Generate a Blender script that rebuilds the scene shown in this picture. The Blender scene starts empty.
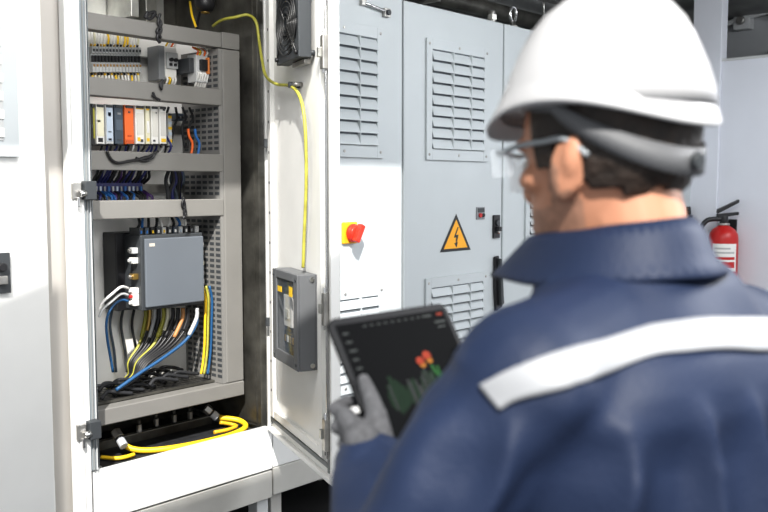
import bpy, bmesh, math, random
from mathutils import Vector, Matrix, noise
from mathutils.bvhtree import BVHTree
random.seed(7)
C = bpy.context.scene.collection
V = Vector
PI = math.pi

# ------------------------------------------------------------------ materials
MATS = {}
def mat(name, col, rough=0.5, metal=0.0, nscale=0, namt=0.0, bump=0.0, bscale=60, emit=0, alpha=None, stretch=None, spec=None):
    if name in MATS: return MATS[name]
    m = bpy.data.materials.new(name); m.use_nodes = True
    nt = m.node_tree; b = nt.nodes['Principled BSDF']
    c = (col[0], col[1], col[2], 1)
    b.inputs['Base Color'].default_value = c
    b.inputs['Roughness'].default_value = rough
    b.inputs['Metallic'].default_value = metal
    if spec is not None: b.inputs['Specular IOR Level'].default_value = spec
    tc = None
    def coords():
        tcn = nt.nodes.new('ShaderNodeTexCoord')
        if stretch:
            mp = nt.nodes.new('ShaderNodeMapping'); mp.inputs['Scale'].default_value = stretch
            nt.links.new(tcn.outputs['Object'], mp.inputs['Vector']); return mp.outputs['Vector']
        return tcn.outputs['Object']
    if nscale:
        n = nt.nodes.new('ShaderNodeTexNoise'); n.inputs['Scale'].default_value = nscale; n.inputs['Detail'].default_value = 4
        nt.links.new(coords(), n.inputs['Vector'])
        r = nt.nodes.new('ShaderNodeValToRGB')
        lo = [max(0, x*(1-namt)) for x in col]; hi = [min(1, x*(1+namt)) for x in col]
        r.color_ramp.elements[0].position = .3; r.color_ramp.elements[1].position = .7
        r.color_ramp.elements[0].color = (*lo, 1); r.color_ramp.elements[1].color = (*hi, 1)
        nt.links.new(n.outputs['Fac'], r.inputs['Fac']); nt.links.new(r.outputs['Color'], b.inputs['Base Color'])
    if bump:
        n2 = nt.nodes.new('ShaderNodeTexNoise'); n2.inputs['Scale'].default_value = bscale; n2.inputs['Detail'].default_value = 3
        nt.links.new(coords(), n2.inputs['Vector'])
        bp = nt.nodes.new('ShaderNodeBump'); bp.inputs['Strength'].default_value = bump; bp.inputs['Distance'].default_value = .01
        nt.links.new(n2.outputs['Fac'], bp.inputs['Height']); nt.links.new(bp.outputs['Normal'], b.inputs['Normal'])
    if emit:
        b.inputs['Emission Color'].default_value = c; b.inputs['Emission Strength'].default_value = emit
    if alpha is not None:
        b.inputs['Alpha'].default_value = alpha
    MATS[name] = m
    return m

paint = mat('grey_white_paint', (.53,.565,.58), .38, nscale=3, namt=.03)
paint_w = mat('white_paint', (.80,.80,.785), .34, nscale=4, namt=.03)
paint_in = mat('inner_door_paint', (.78,.775,.75), .4, nscale=5, namt=.04)
gap = mat('dark_gap', (.05,.055,.06), .8)
slotm = mat('vent_backing', (.16,.18,.2), .7)
galv = mat('galvanised_steel', (.52,.52,.49), .33, .85, nscale=9, namt=.35, bump=.15, bscale=14)
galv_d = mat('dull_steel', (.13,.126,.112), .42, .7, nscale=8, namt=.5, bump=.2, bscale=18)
zinc = mat('bright_zinc', (.66,.66,.63), .35, .45, nscale=7, namt=.18)
beamm = mat('grey_beige_trunking', (.215,.209,.197), .55, nscale=6, namt=.05)
ductm = mat('slotted_duct_grey', (.23,.225,.215), .6)
plate = mat('mounting_plate_white', (.84,.83,.80), .4, nscale=3, namt=.08)
black = mat('black_plastic', (.012,.012,.014), .42)
blacks = mat('soft_black', (.018,.019,.022), .7, nscale=30, namt=.5)
darkg = mat('dark_grey_plastic', (.045,.05,.055), .45)
slate = mat('slate_grey', (.055,.075,.1), .45)
drivegrey = mat('blue_grey_cover', (.135,.152,.175), .42, nscale=2.5, namt=.06)
boxgrey = mat('junction_box_grey', (.13,.135,.142), .45, nscale=4, namt=.05)
midg = mat('mid_grey_plastic', (.25,.26,.27), .5)
lightg = mat('light_grey_plastic', (.55,.56,.56), .5)
white = mat('white_plastic', (.82,.81,.78), .45)
cream = mat('cream_plastic', (.75,.72,.55), .5)
paleblue = mat('pale_blue_plastic', (.5,.58,.68), .5)
orange = mat('orange_plastic', (.85,.16,.03), .45)
yellow = mat('yellow_cable', (.85,.55,.02), .45)
yelgrn = mat('yellow_green_cable', (.40,.38,.06), .45, nscale=26, namt=.25)
green = mat('green_plastic', (.03,.3,.08), .5)
blue = mat('blue_cable', (.02,.14,.42), .45)
navyw = mat('dark_blue_cable', (.02,.025,.14), .45)
red = mat('red_plastic', (.50,.014,.012), .35)
switchred = mat('switch_red', (.78,.035,.015), .35)
switchyel = mat('switch_yellow', (.9,.48,.02), .45)
signyel = mat('sign_yellow', (.93,.43,.012), .45)
chrome = mat('polished_steel', (.7,.7,.7), .2, 1.0)
steel = mat('worn_steel', (.42,.41,.39), .38, .9, nscale=20, namt=.3)
brass = mat('brass', (.5,.33,.1), .35, .9)
wallw = mat('wall_white_paint', (.74,.76,.82), .5, nscale=2, namt=.03)
wallgrey = mat('grey_wall', (.33,.34,.35), .7, nscale=2, namt=.12)
darkceil = mat('dark_steel_ceiling', (.24,.245,.24), .5, .3, nscale=2.5, namt=.55)
floorm = mat('dark_floor', (.03,.03,.032), .7, nscale=5, namt=.3)
basem = mat('base_rail_grey', (.5,.49,.46), .45, nscale=6, namt=.06)
rubber = mat('rubber_seal', (.25,.26,.26), .7)
stripm = mat('blue_grey_profile', (.27,.30,.32), .4, nscale=6, namt=.06)
shade = mat('taupe_groove_shade', (.42,.40,.375), .5, nscale=4, namt=.05)  # shadow strip in the groove, put in as a darker taupe colour

def glassm(name, col, a, rough=.05):
    m = mat(name, col, rough, 0, alpha=a); return m
clear = glassm('clear_lens', (.85,.9,.95), .17)
window_p = glassm('smoky_window', (.2,.22,.24), .22)

# ------------------------------------------------------------------ mesh builder
class MB:
    def __init__(s, M=None):
        s.bm = bmesh.new(); s.M = M or Matrix(); s.mats = []
    def mi(s, m):
        if m not in s.mats: s.mats.append(m)
        return s.mats.index(m)
    def v(s, p): return s.bm.verts.new(s.M @ V(p))
    def face(s, vs, i, smooth=False):
        try:
            f = s.bm.faces.new(vs); f.material_index = i; f.smooth = smooth; return f
        except ValueError: return None
    def box(s, lo, hi, m, T=None):
        i = s.mi(m); T = T or Matrix()
        x0,y0,z0 = lo; x1,y1,z1 = hi
        p = [s.v(T @ V(q)) for q in ((x0,y0,z0),(x1,y0,z0),(x1,y1,z0),(x0,y1,z0),(x0,y0,z1),(x1,y0,z1),(x1,y1,z1),(x0,y1,z1))]
        for q in ((0,3,2,1),(4,5,6,7),(0,1,5,4),(1,2,6,5),(2,3,7,6),(3,0,4,7)):
            s.face([p[k] for k in q], i)
        return s
    def prism(s, pts, d, m):            # polygon pts extruded by vector d
        i = s.mi(m); d = V(d)
        a = [s.v(p) for p in pts]; b = [s.v(V(p)+d) for p in pts]
        n = len(pts)
        s.face(a[::-1], i); s.face(b, i)
        for k in range(n): s.face([a[k], a[(k+1)%n], b[(k+1)%n], b[k]], i)
        return s
    def rings(s, rings, m, cap=True, smooth=True, closed=True):
        i = s.mi(m); R = [[s.v(p) for p in r] for r in rings]
        n = len(R[0])
        for a, b in zip(R, R[1:]):
            for k in range(n if closed else n-1):
                s.face([a[k], a[(k+1)%n], b[(k+1)%n], b[k]], i, smooth)
        if cap and closed:
            s.face(R[0][::-1], i, False); s.face(R[-1], i, False)
        return s
    def cyl(s, p0, p1, r, m, n=20, r1=None, smooth=True):
        p0, p1 = V(p0), V(p1); d = (p1-p0).normalized()
        a = d.orthogonal().normalized(); b = d.cross(a)
        r1 = r if r1 is None else r1
        s.rings([[p0+(a*math.cos(t)+b*math.sin(t))*r for t in [2*PI*k/n for k in range(n)]],
                 [p1+(a*math.cos(t)+b*math.sin(t))*r1 for t in [2*PI*k/n for k in range(n)]]], m, smooth=smooth)
        return s
    def lathe(s, base, axis, prof, m, n=28):   # prof: list of (r, h)
        base, axis = V(base), V(axis).normalized(); a = axis.orthogonal().normalized(); b = axis.cross(a)
        s.rings([[base+axis*h+(a*math.cos(2*PI*k/n)+b*math.sin(2*PI*k/n))*max(r,1e-4) for k in range(n)] for r, h in prof], m)
        return s
    def tube(s, pts, r, m, n=10, smooth_path=True, taper=None):
        pts = [V(p) for p in pts]
        if smooth_path and len(pts) > 2: pts = spline(pts)
        rings = []; a = None
        for k, p in enumerate(pts):
            d = (pts[min(k+1, len(pts)-1)] - pts[max(k-1, 0)])
            d = d.normalized() if d.length > 1e-9 else V((0,0,1))
            if a is None: a = d.orthogonal().normalized()
            else:
                a = a - d*a.dot(d); a = a.normalized() if a.length > 1e-6 else d.orthogonal().normalized()
            b = d.cross(a); rr = r if taper is None else r*(1+(taper-1)*k/(len(pts)-1))
            rings.append([p+(a*math.cos(2*PI*j/n)+b*math.sin(2*PI*j/n))*rr for j in range(n)])
        s.rings(rings, m); return s
    def ell(s, c, rad, m, T=None, nu=18, nv=12):
        c = V(c); T = T or Matrix.Identity(3)
        rings = []
        for j in range(1, nv):
            t = PI*j/nv
            rings.append([c + T @ V((rad[0]*math.sin(t)*math.cos(2*PI*k/nu), rad[1]*math.sin(t)*math.sin(2*PI*k/nu), -rad[2]*math.cos(t))) for k in range(nu)])
        s.rings(rings, m); return s
    def capsule(s, p0, p1, r0, r1, m, n=16):   # rounded tapered limb
        p0, p1 = V(p0), V(p1); d = p1-p0; L = d.length; d.normalize()
        a = d.orthogonal().normalized(); b = d.cross(a); rings = []
        prof = [(r0*math.sin(t), -r0*math.cos(t)) for t in [PI/2*k/5 for k in range(1,6)]] + [(r1*math.cos(t), L+r1*math.sin(t)) for t in [PI/2*k/5 for k in range(0,5)]]
        for rr, h in prof:
            rings.append([p0+d*h+(a*math.cos(2*PI*j/n)+b*math.sin(2*PI*j/n))*rr for j in range(n)])
        s.rings(rings, m); return s

def spline(pts, k=7):
    out = []
    P = [pts[0]*2-pts[1]] + pts + [pts[-1]*2-pts[-2]]
    for i in range(1, len(P)-2):
        p0,p1,p2,p3 = P[i-1:i+3]
        for j in range(k):
            t = j/k
            out.append(.5*((2*p1)+(p2-p0)*t+(2*p0-5*p1+4*p2-p3)*t*t+(3*p1-p0-3*p2+p3)*t**3))
    out.append(pts[-1]); return out

W = {}
def place(o):
    W[o] = o.matrix_basis.copy(); return o
def tag(o, label, cat, group=None, kind=None):
    o['label'] = label; o['category'] = cat
    if group: o['group'] = group
    if kind: o['kind'] = kind
    return o
def thing(name, label, cat, loc, group=None):
    o = bpy.data.objects.new(name, None); C.objects.link(o); o.empty_display_size = .05
    o.location = loc; tag(o, label, cat, group); W[o] = Matrix.Translation(V(loc)); return o
def obj(name, mb, parent=None, bevel=0, label=None, cat=None, group=None, kind=None, seg=2):
    bm = mb.bm
    bmesh.ops.recalc_face_normals(bm, faces=bm.faces)
    me = bpy.data.meshes.new(name)
    if parent is not None:
        bm.transform(W[parent].inverted())
        o_loc = None
    else:
        xs = [v.co for v in bm.verts]
        o_loc = V(((min(v.x for v in xs)+max(v.x for v in xs))/2, (min(v.y for v in xs)+max(v.y for v in xs))/2, min(v.z for v in xs)))
        bm.transform(Matrix.Translation(-o_loc))
    bm.to_mesh(me); bm.free()
    for m in mb.mats: me.materials.append(m)
    o = bpy.data.objects.new(name, me); C.objects.link(o)
    if parent is not None:
        o.parent = parent; W[o] = W[parent].copy()
    else:
        o.location = o_loc; W[o] = Matrix.Translation(o_loc)
    if bevel:
        b = o.modifiers.new('bevel', 'BEVEL'); b.width = bevel; b.segments = seg; b.limit_method = 'ANGLE'; b.angle_limit = .6
        b.harden_normals = False
    if label: o['label'] = label
    if cat: o['category'] = cat
    if group: o['group'] = group
    if kind: o['kind'] = kind
    return o
def struct(name, mb, bevel=0, parent=None):
    return obj(name, mb, parent, bevel, kind='structure' if parent is None else None)
def copy_thing(src, delta, label=None, M=None):
    c = src.copy(); C.objects.link(c)
    c.location = src.location + V(delta); W[c] = Matrix.Translation(c.location)
    if label: c['label'] = label
    for ch in list(src.children):
        k = ch.copy(); C.objects.link(k); k.parent = c; k.matrix_parent_inverse = ch.matrix_parent_inverse.copy()
        for g in list(ch.children):
            q = g.copy(); C.objects.link(q); q.parent = k
    return c

# ------------------------------------------------------------------ camera (1.55 m above the floor, looking 47.5 deg right of the cabinet normal)
CAM = V((0,0,1.55)); HEAD = math.radians(47.5); PITCH = math.radians(4.6); FPX = 880
def ray(px, py):
    u = (px-384)/FPX; v = (256-py)/FPX
    d = math.cos(PITCH)+v*math.sin(PITCH); z = -math.sin(PITCH)+v*math.cos(PITCH)
    return V((d*math.sin(HEAD)+u*math.cos(HEAD), d*math.cos(HEAD)-u*math.sin(HEAD), z))
def onY(px, py, Y):                      # photo pixel -> point on the vertical plane y = Y
    r = ray(px, py); return CAM + r*(Y/r.y)
def onP(px, py, q, n):
    r = ray(px, py); return CAM + r*((V(q)-CAM).dot(V(n))/r.dot(V(n)))
cd = bpy.data.cameras.new('camera'); cam = bpy.data.objects.new('camera', cd); C.objects.link(cam)
cam.location = CAM; cam.rotation_euler = (PI/2-PITCH, 0, -HEAD)
cd.sensor_width = 36; cd.lens = 36*FPX/768; cd.clip_start = .05
cd.dof.use_dof = True; cd.dof.focus_distance = 3.7; cd.dof.aperture_fstop = 4.6
bpy.context.scene.camera = cam

# ------------------------------------------------------------------ setting
YF = 2.80; TOP = 2.43; MOD = .83
b = MB(); b.box((-3,-4,-.05),(9,3.7,0), floorm); struct('floor', b)
b = MB(); b.box((-1.5,3.5,0),(9,3.6,3.0), darkceil); struct('wall_back', b)
b = MB()                                    # roof sheet; its unseen hatch is added and cut to shape the sun patch
RZ = 2.95; SUN = V((.62,.66,-.905))
def to_roof(X, z):                          # where the sun ray that ends at (X, 2.8, z) crosses the roof
    t = (RZ-z)/-SUN.z; return (X-SUN.x*t, 2.8-SUN.y*t)
hole = [to_roof(*p) for p in ((3.187,1.64),(3.187,.30),(1.43,.30),(1.43,1.20),(.3,.85),(.3,1.64))]
rim = [(-1.5,.1),(9,.1),(9,3.6),(-1.5,3.6)]
i_ = b.mi(darkceil)
for zz in (RZ, RZ+.05):
    es = []
    for lp in (rim, hole):
        vs_ = [b.bm.verts.new((x,y,zz)) for x,y in lp]
        es += [b.bm.edges.new((vs_[k], vs_[(k+1)%len(vs_)])) for k in range(len(vs_))]
    bmesh.ops.triangle_fill(b.bm, edges=es, use_beauty=True, use_dissolve=False)
for k in range(len(hole)):
    (xa,ya),(xb,yb_) = hole[k], hole[(k+1)%len(hole)]
    b.face([b.bm.verts.new(p) for p in ((xa,ya,RZ),(xb,yb_,RZ),(xb,yb_,RZ+.05),(xa,ya,RZ+.05))], i_)
struct('ceiling', b)
b = MB(); b.box((6.51,-1.0,0),(6.56,2.60,2.455), wallw); b.box((6.51,-1.0,2.455),(6.56,2.60,2.475), lightg)
struct('wall_right', b, .003)
b = MB(); b.box((6.49,2.60,0),(6.60,2.815,2.95), wallw)
struct('trim_1', b, .004)
b = MB(); b.box((7.6,-1.5,0),(7.7,3.5,3.0), wallgrey); struct('wall_far', b)

# ------------------------------------------------------------------ cabinet pieces
def vent(door, x0, x1, z0, z1, n, name='vent_grille', m=paint):
    """louvred grille: raised frame, tilted slats, dark backing; one mesh"""
    b = MB(); y = YF
    fx, fz0, fz1 = .042, .055, .05
    b.box((x0,y-.012,z0),(x0+fx,y-.001,z1), m); b.box((x1-fx,y-.012,z0),(x1,y-.001,z1), m)
    b.box((x0+fx,y-.012,z0),(x1-fx,y-.001,z0+fz0), m); b.box((x0+fx,y-.012,z1-fz1),(x1-fx,y-.001,z1), m)
    b.box((x0+fx,y-.003,z0+fz0),(x1-fx,y-.0005,z1-fz1), slotm)
    h = (z1-fz1-z0-fz0)/n
    for k in range(n):
        zb = z0+fz0+k*h
        # slat: rises outward-down, a curved blade
        prof = [(y-.004, zb+h*.98-.004), (y-.012, zb+h*.62), (y-.020, zb+h*.20), (y-.022, zb+h*.04), (y-.019, zb+h*.02), (y-.010, zb+h*.55), (y-.003, zb+h*.86)]
        b.prism([(x0+fx, yy, zz) for yy, zz in prof], (x1-x0-2*fx, 0, 0), m)
    for t in (.37, .72):
        xx = x0+fx+(x1-x0-2*fx)*t
        b.box((xx-.003,y-.0225,z0+fz0),(xx+.003,y-.004,z1-fz1), m)
    for sx in (x0+.02, (x0+x1)/2, x1-.02):
        for sz in (z0+.027, z1-.025):
            if sx == (x0+x1)/2 or (z1-z0) > .3:
                b.cyl((sx,y-.0145,sz),(sx,y-.011,sz), .007, steel, 10)
    return obj(name, b, door, .0012, seg=1)

def closed_cabinet(x0, label, vents=True, lower=True, handle=True, m=paint, x_right=None, foot=.56):
    x1 = x_right or x0+MOD
    t = thing('switchgear_cabinet', label, 'cabinet', ((x0+x1)/2, 3.1, 0))
    b = MB(); b.box((x0+.004,YF+.024,.55),(x1-.004,3.42,TOP), m); obj('body', b, t, .004)
    b = MB(); b.box((x0+.004,YF+.002,.36),(x1-.004,3.40,.549), paint_w); obj('plinth', b, t, .004)
    b = MB(); b.box((x0+.004,YF,.24),(x1-.004,3.40,.358), basem); obj('base_rail', b, t, .004)
    for xx in (x0+.03, x1-.09):
        for yy in (YF+.05, 3.3):
            b = MB(); b.box((xx,yy,0),(xx+.06,yy+.06,.24), basem); obj('leg', b, t, .003)
    b = MB(); b.box((x0+.008,YF,foot),(x1-.005,YF+.020,TOP-.006), m)
    d = obj('door', b, t, .006)
    if vents: vent(d, x1-.665, x1-.15, 1.675, 2.268, 9, m=m)
    if lower: vent(d, x1-.665, x1-.145, .60, 1.085, 8, m=m)
    if handle:
        b = MB(); b.box((x1-.092,YF-.012,1.262),(x1-.035,YF,1.388), black)
        b.cyl((x1-.063,YF-.022,1.345),(x1-.063,YF-.012,1.345), .016, darkg, 16); b.cyl((x1-.063,YF-.03,1.30),(x1-.063,YF-.012,1.30), .011, steel, 12)
        b.box((x1-.078,YF-.035,1.30),(x1-.05,YF-.012,1.325), black)
        b.cyl((x1-.05,YF-.02,1.292),(x1-.05,YF-.0115,1.292), .006, orange, 10)
        obj('latch', b, d, .002)
        b = MB()
        b.prism([(x1-.085,YF-.004,1.16),(x1-.05,YF-.004,1.165),(x1-.02,YF-.004,1.05),(x1-.012,YF-.004,.88),(x1-.07,YF-.004,.86),(x1-.085,YF-.004,1.0)], (0,-.014,0), black)
        b.prism([(x1-.068,YF-.018,1.15),(x1-.052,YF-.018,1.15),(x1-.026,YF-.018,.90),(x1-.052,YF-.018,.89)], (0,-.022,0), darkg)
        obj('swing_handle', b, d, .003)
    return t, d

# neighbour at the left edge of the photo, its closed door in front
tn, dn = closed_cabinet(.70, 'large white cabinet front cropped by the left edge, nearest to the camera', vents=False, lower=False, handle=False, m=paint_w, x_right=1.405, foot=.245)
b = MB()
x0,x1,z0,z1 = .85,1.305,1.64,2.27; y = YF
b.box((x0,y-.02,z0),(x1,y-.001,z1), paint); b.box((x0+.05,y-.024,z0+.05),(x1-.05,y-.019,z1-.05), lightg)
for k in range(9): b.box((x0+.05,y-.03,z0+.06+k*.057),(x1-.05,y-.02,z0+.09+k*.057), paint_w)
obj('vent_grille', b, dn, .003)
b = MB(); b.box((1.205,y-.014,1.205),(1.265,y-.001,1.335), darkg); b.cyl((1.235,y-.03,1.29),(1.235,y-.014,1.29), .014, black, 14); b.box((1.222,y-.032,1.235),(1.248,y-.014,1.262), steel)
obj('latch', b, dn, .002)

# ------------------------------------------------------------------ the open cabinet
oc = thing('control_cabinet', 'open white control cabinet with grey wiring frame, its door swung out to the right', 'cabinet', (1.94,3.1,0))
XL, XR = 1.565, 2.305
b = MB()
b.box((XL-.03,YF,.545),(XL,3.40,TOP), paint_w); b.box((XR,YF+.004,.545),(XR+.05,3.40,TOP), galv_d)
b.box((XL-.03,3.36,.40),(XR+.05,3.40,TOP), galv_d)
b.box((XL,YF,TOP-.03),(XR,3.40,TOP), paint_w)
obj('housing', b, oc, .002)
b = MB(); b.box((XL-.01,YF+.02,2.165),(XR,3.358,2.18), galv)   # tilted bright gland plate over the frame
b = MB(); b.box((XL,3.335,2.10),(XR-.08,3.357,TOP-.03), zinc); b.box((1.95,3.15,2.22),(1.985,3.33,2.40), galv); b.box((2.05,3.20,2.2),(2.10,3.33,2.40), galv)
obj('top_plate', b, oc, .002)
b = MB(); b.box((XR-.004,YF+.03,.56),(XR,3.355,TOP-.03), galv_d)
obj('side_wall', b, oc)
b = MB()
b.box((XL-.03,YF-.004,.36),(2.355,YF+.004,.545), paint_w); b.box((XL-.03,YF-.004,.545),(XR+.02,YF+.005,.549), lightg)
obj('plinth', b, oc, .003)
b = MB(); b.box((XL-.03,YF-.002,.235),(2.355,YF+.06,.352), basem)
obj('base_rail', b, oc, .003)
for xx, yy in ((1.60,YF+.1),(2.29,YF+.02),(1.60,3.3),(2.29,3.3)):
    b = MB(); b.box((xx,yy,0),(xx+.06,yy+.06,.235), lightg); obj('leg', b, oc, .003)
# floor of the cabinet: steel rim around a black well
b = MB(); b.box((XL,YF+.006,.40),(XR,3.36,.527), blacks)
b.box((XL,YF+.018,.45),(XL+.02,3.3,.55), galv); b.box((XR-.03,YF+.008,.45),(XR,3.3,.530), galv); b.box((XL,3.28,.45),(XR,3.30,.60), galv_d)
b.box((XL+.1,3.06,.50),(XR-.06,3.075,.56), galv_d); b.box((XL+.1,3.07,.53),(XR-.06,3.09,.56), steel)
obj('floor_well', b, oc, .001)
# left post seen beside the neighbour: groove with its shade put into a taupe colour, white rail, blue-grey profile
b = MB(); b.box((1.408,YF+.03,.0),(1.482,YF+.06,TOP), shade)
obj('groove', b, oc)
b = MB(); b.box((1.470,YF-.02,.0),(1.524,YF+.02,TOP), paint_w); b.box((1.482,YF-.026,.0),(1.498,YF-.02,TOP), paint_w)
obj('door_post', b, oc, .004)
b = MB(); b.box((1.525,YF-.012,.553),(1.550,YF+.02,TOP), stripm); b.box((1.550,YF+.0,.553),(1.566,YF+.03,TOP), stripm)
b.box((1.534,YF-.017,.553),(1.540,YF-.012,TOP), rubber); b.box((1.546,YF-.019,.553),(1.550,YF-.012,TOP), lightg)
obj('seal_profile', b, oc, .002)
def keeper(px, py):
    c = onY(px, py, YF-.02); b = MB()
    b.box((c.x-.03,c.y-.012,c.z-.028),(c.x+.004,c.y+.0,c.z+.028), steel); b.box((c.x+.008,c.y-.03,c.z-.03),(c.x+.05,c.y+.006,c.z+.034), darkg)
    b.cyl((c.x-.01,c.y-.024,c.z-.01),(c.x+.012,c.y-.024,c.z-.005), .012, chrome, 14)
    b.box((c.x-.016,c.y-.02,c.z-.055),(c.x-.006,c.y-.01,c.z-.02), chrome)
    obj('latch_keeper', b, oc, .003)
keeper(79,191); keeper(84,431)

# inner frame of wiring trunking covers
YB = 2.87
FR = MB()
beams = [(2.094,2.152),(1.866,1.930),(1.604,1.673),(1.428,1.495)]
for z0,z1 in beams:
    b = MB(); b.box((1.600,YB,z0),(2.178,YB+.055,z1), beamm)
    obj('trunking_cover', b, oc, .003)
b = MB(); b.box((1.600,YB-.004,.680),(2.268,YB+.06,.740), beamm); obj('bottom_rail', b, oc, .004)
b = MB(); b.box((2.181,YB-.001,.742),(2.268,YB+.055,2.090), beamm); obj('frame_post', b, oc, .004)
b = MB(); b.box((2.181,YB-.001,2.093),(2.268,YB+.055,2.156), beamm); obj('corner_piece', b, oc, .003)
b = MB(); b.box((1.588,YB+.004,.742),(1.602,YB+.05,2.09), lightg); obj('frame_post', b, oc, .003)
# mounting plate
YP = 3.13
b = MB(); b.box((1.50,YP,.70),(2.27,YP+.006,2.16), plate); obj('mounting_plate', b, oc)
# slotted duct on the right: inner face looks left
b = MB(); xd = 2.165
b.box((xd,YB+.056,.74),(xd+.095,YP-.002,2.09), ductm); b.box((xd,YB+.004,.742),(xd+.0155,YB+.056,2.09), ductm)
for k in range(58):
    z = .765+k*.0226
    if any(a-.01 < z < c+.01 for a, c in beams): continue
    for j in range(6):
        yy = YB+.010+j*.041
        b.box((xd-.0012,yy,z),(xd+.001,yy+.028,z+.0115), gap)
obj('slotted_duct', b, oc)
# perforated tray at the bottom
b = MB(); b.box((1.60,YB+.06,.742),(2.165,YP-.002,.750), galv_d)
for i in range(22):
    for j in range(7): b.box((1.615+i*.025,YB+.075+j*.026,.7495),(1.631+i*.025,YB+.089+j*.026,.7508), black)
obj('perforated_tray', b, oc)

# DIN rails (fixed to plate)
for (pxa, pxb, py) in ((90,214,62),(90,207,128),(95,207,188)):
    a = onY(pxa,py,YP-.01); c = onY(pxb,py+1,YP-.01)
    b = MB(); z = (a.z+c.z)/2
    b.box((1.60,YP-.012,z-.018),(2.163,YP-.001,z-.011), steel); b.box((1.60,YP-.012,z+.011),(2.163,YP-.001,z+.018), steel); b.box((1.60,YP-.004,z-.012),(2.163,YP-.001,z+.012), steel)
    obj('mounting_rail', b, oc)

# ---- row 1
def module(name, label, cat, pxl, pxr, pyt, pyb, Yfront, m, group=None, depth=None, extra=None, Yback=None):
    """a box-shaped electrical module; its front face fills the photo rectangle on plane y=Yfront"""
    a = onY(pxl, pyt, Yfront); c = onY(pxr, pyb, Yfront)
    Yb = (Yback or YP-.014)
    t = thing(name, label, cat, ((a.x+c.x)/2, Yb, c.z), group)
    b = MB(); b.box((a.x,Yfront,c.z),(c.x-.0008,Yb,a.z), m)
    h = obj('housing', b, t, .0025)
    if extra: extra(t, a.x, c.x-.0008, c.z, a.z, Yfront)
    return t
# terminal blocks
rng = random.Random(3)
YT = 3.06
src = None
for k in range(15):
    px = 92.5+k*3.3; xa = onY(px, 60, YT).x; xb = onY(px+3.3, 60, YT).x-.0012
    zc = onY(px, 58.3+k*.05, YT).z
    if src is None:
        b = MB(); w = xb-xa
        b.box((xa,YT,zc-.05),(xb,YP-.013,zc-.018), lightg); b.box((xa,YT+.012,zc-.018),(xb,YP-.013,zc+.020), lightg); b.box((xa,YT,zc+.020),(xb,YP-.013,zc+.045), lightg)
        b.box((xa+w*.12,YT+.004,zc-.012),(xb-w*.12,YT+.014,zc+.012), black)
        b.box((xa+w*.2,YT-.003,zc-.03),(xb-w*.2,YT,zc-.021), mat('clamp_ochre',(.35,.2,.05),.5))
        b.box((xa+w*.2,YT-.003,zc+.026),(xb-w*.2,YT,zc+.036), darkg)
        src = obj('terminal_block', b, None, .0006, 'slim grey terminal block with a black lever in the top row of the frame', 'terminal', 'terminal blocks in the top row', seg=1)
        sx, sz = xa, zc
    else:
        copy_thing(src, (xa-sx, 0, zc-sz))
    x = (xa+xb)/2
    for up in (1,-1):
        m = rng.choice([white,white,yellow,white,cream])
        b = MB(); z1 = zc+(.045 if up>0 else -.05)
        L = .062
        b.tube([(x,YT+.02,z1),(x+rng.uniform(-.002,.002),YT+.012,z1+up*L*.5),(x,YT+.02,z1+up*L)], .0043, m, 6)
        b.cyl((x,YT+.02,z1+up*.002),(x,YT+.016,z1+up*.012), .0048, rng.choice([yellow,brass,black,black]), 6)
        obj('control_wire', b, None, 0, ('short white or yellow wire leaving the top of a terminal block, top row' if up>0 else 'short white or yellow wire leaving the bottom of a terminal block, top row'), 'wire', 'wires above the top terminal blocks' if up>0 else 'wires below the top terminal blocks')
def relay_front(t, x0, x1, z0, z1, y):
    b = MB(); w = x1-x0; h = z1-z0
    b.box((x0+w*.02,y-.012,z0+h*.28),(x1-w*.02,y,z0+h*.80), lightg)
    for i in (0,1): b.cyl((x0+w*(.3+.4*i),y-.026,z0+h*.56),(x0+w*(.3+.4*i),y-.012,z0+h*.56), w*.14, black, 12); b.box((x0+w*(.2+.4*i),y-.02,z0+h*.36),(x0+w*(.4+.4*i),y-.012,z0+h*.45), black)
    obj('control_panel', b, t, .001)
    for i in range(4):
        xx = x0+w*(.14+.24*i)
        b = MB(); b.tube([(xx,y+.01,z1-.004),(xx+.003,y-.004,z1+.02),(xx,y+.03,z1+.035)], .004, [yellow,white,orange,white][i], 6); obj('wire', b, t)
        b = MB(); b.tube([(xx,y+.01,z0+.004),(xx-.002,y-.006,z0-.012),(xx,y+.02,z0-.04)], .0045, [white,yellow,white,white][i], 6); obj('wire', b, t)
t1 = module('relay_module', 'grey relay module with two black knobs, middle of the top row', 'relay', 165,177,46,78,3.03, white, extra=relay_front)
b = MB(); a = onY(165,46,3.035); c = onY(165,80,3.035); b.box((a.x-.030,3.035,c.z),(a.x-.001,YP-.014,a.z), midg); obj('side_housing', b, t1, .003)
def contactor_front(t, x0, x1, z0, z1, y):
    b = MB(); w = x1-x0; h = z1-z0
    b.box((x0+w*.25,y-.016,z0+h*.42),(x1-w*.1,y,z0+h*.82), black); b.box((x1-w*.22,y-.02,z0+h*.3),(x1-w*.08,y,z0+h*.9), mat('dull_orange',(.6,.2,.05),.5))
    obj('coil_cover', b, t, .002)
    for i in range(5):
        xx = x0+w*(.1+.2*i)
        b = MB(); b.tube([(xx,y+.01,z0+h*.35),(xx,y-.008,z0+.03),(xx,y+.02,z0-.02)], .0045, white, 6); obj('wire', b, t)
        b = MB(); b.tube([(xx,y+.01,z1-.01),(xx,y-.006,z1+.012),(xx,y+.03,z1+.03)], .004, [orange,yellow,white,orange,white][i], 6); obj('wire', b, t)
t2 = module('contactor', 'contactor with a black coil cover and white wires, right of the top row', 'contactor', 196,208.3,54,83,2.94, lightg, extra=contactor_front, Yback=3.0)
b = MB(); a = onY(196,57,2.95); c = onY(196,73,2.95); b.box((a.x-.028,2.955,c.z),(a.x-.001,YP-.014,a.z-.004), darkg); obj('side_housing', b, t2, .003)

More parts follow.
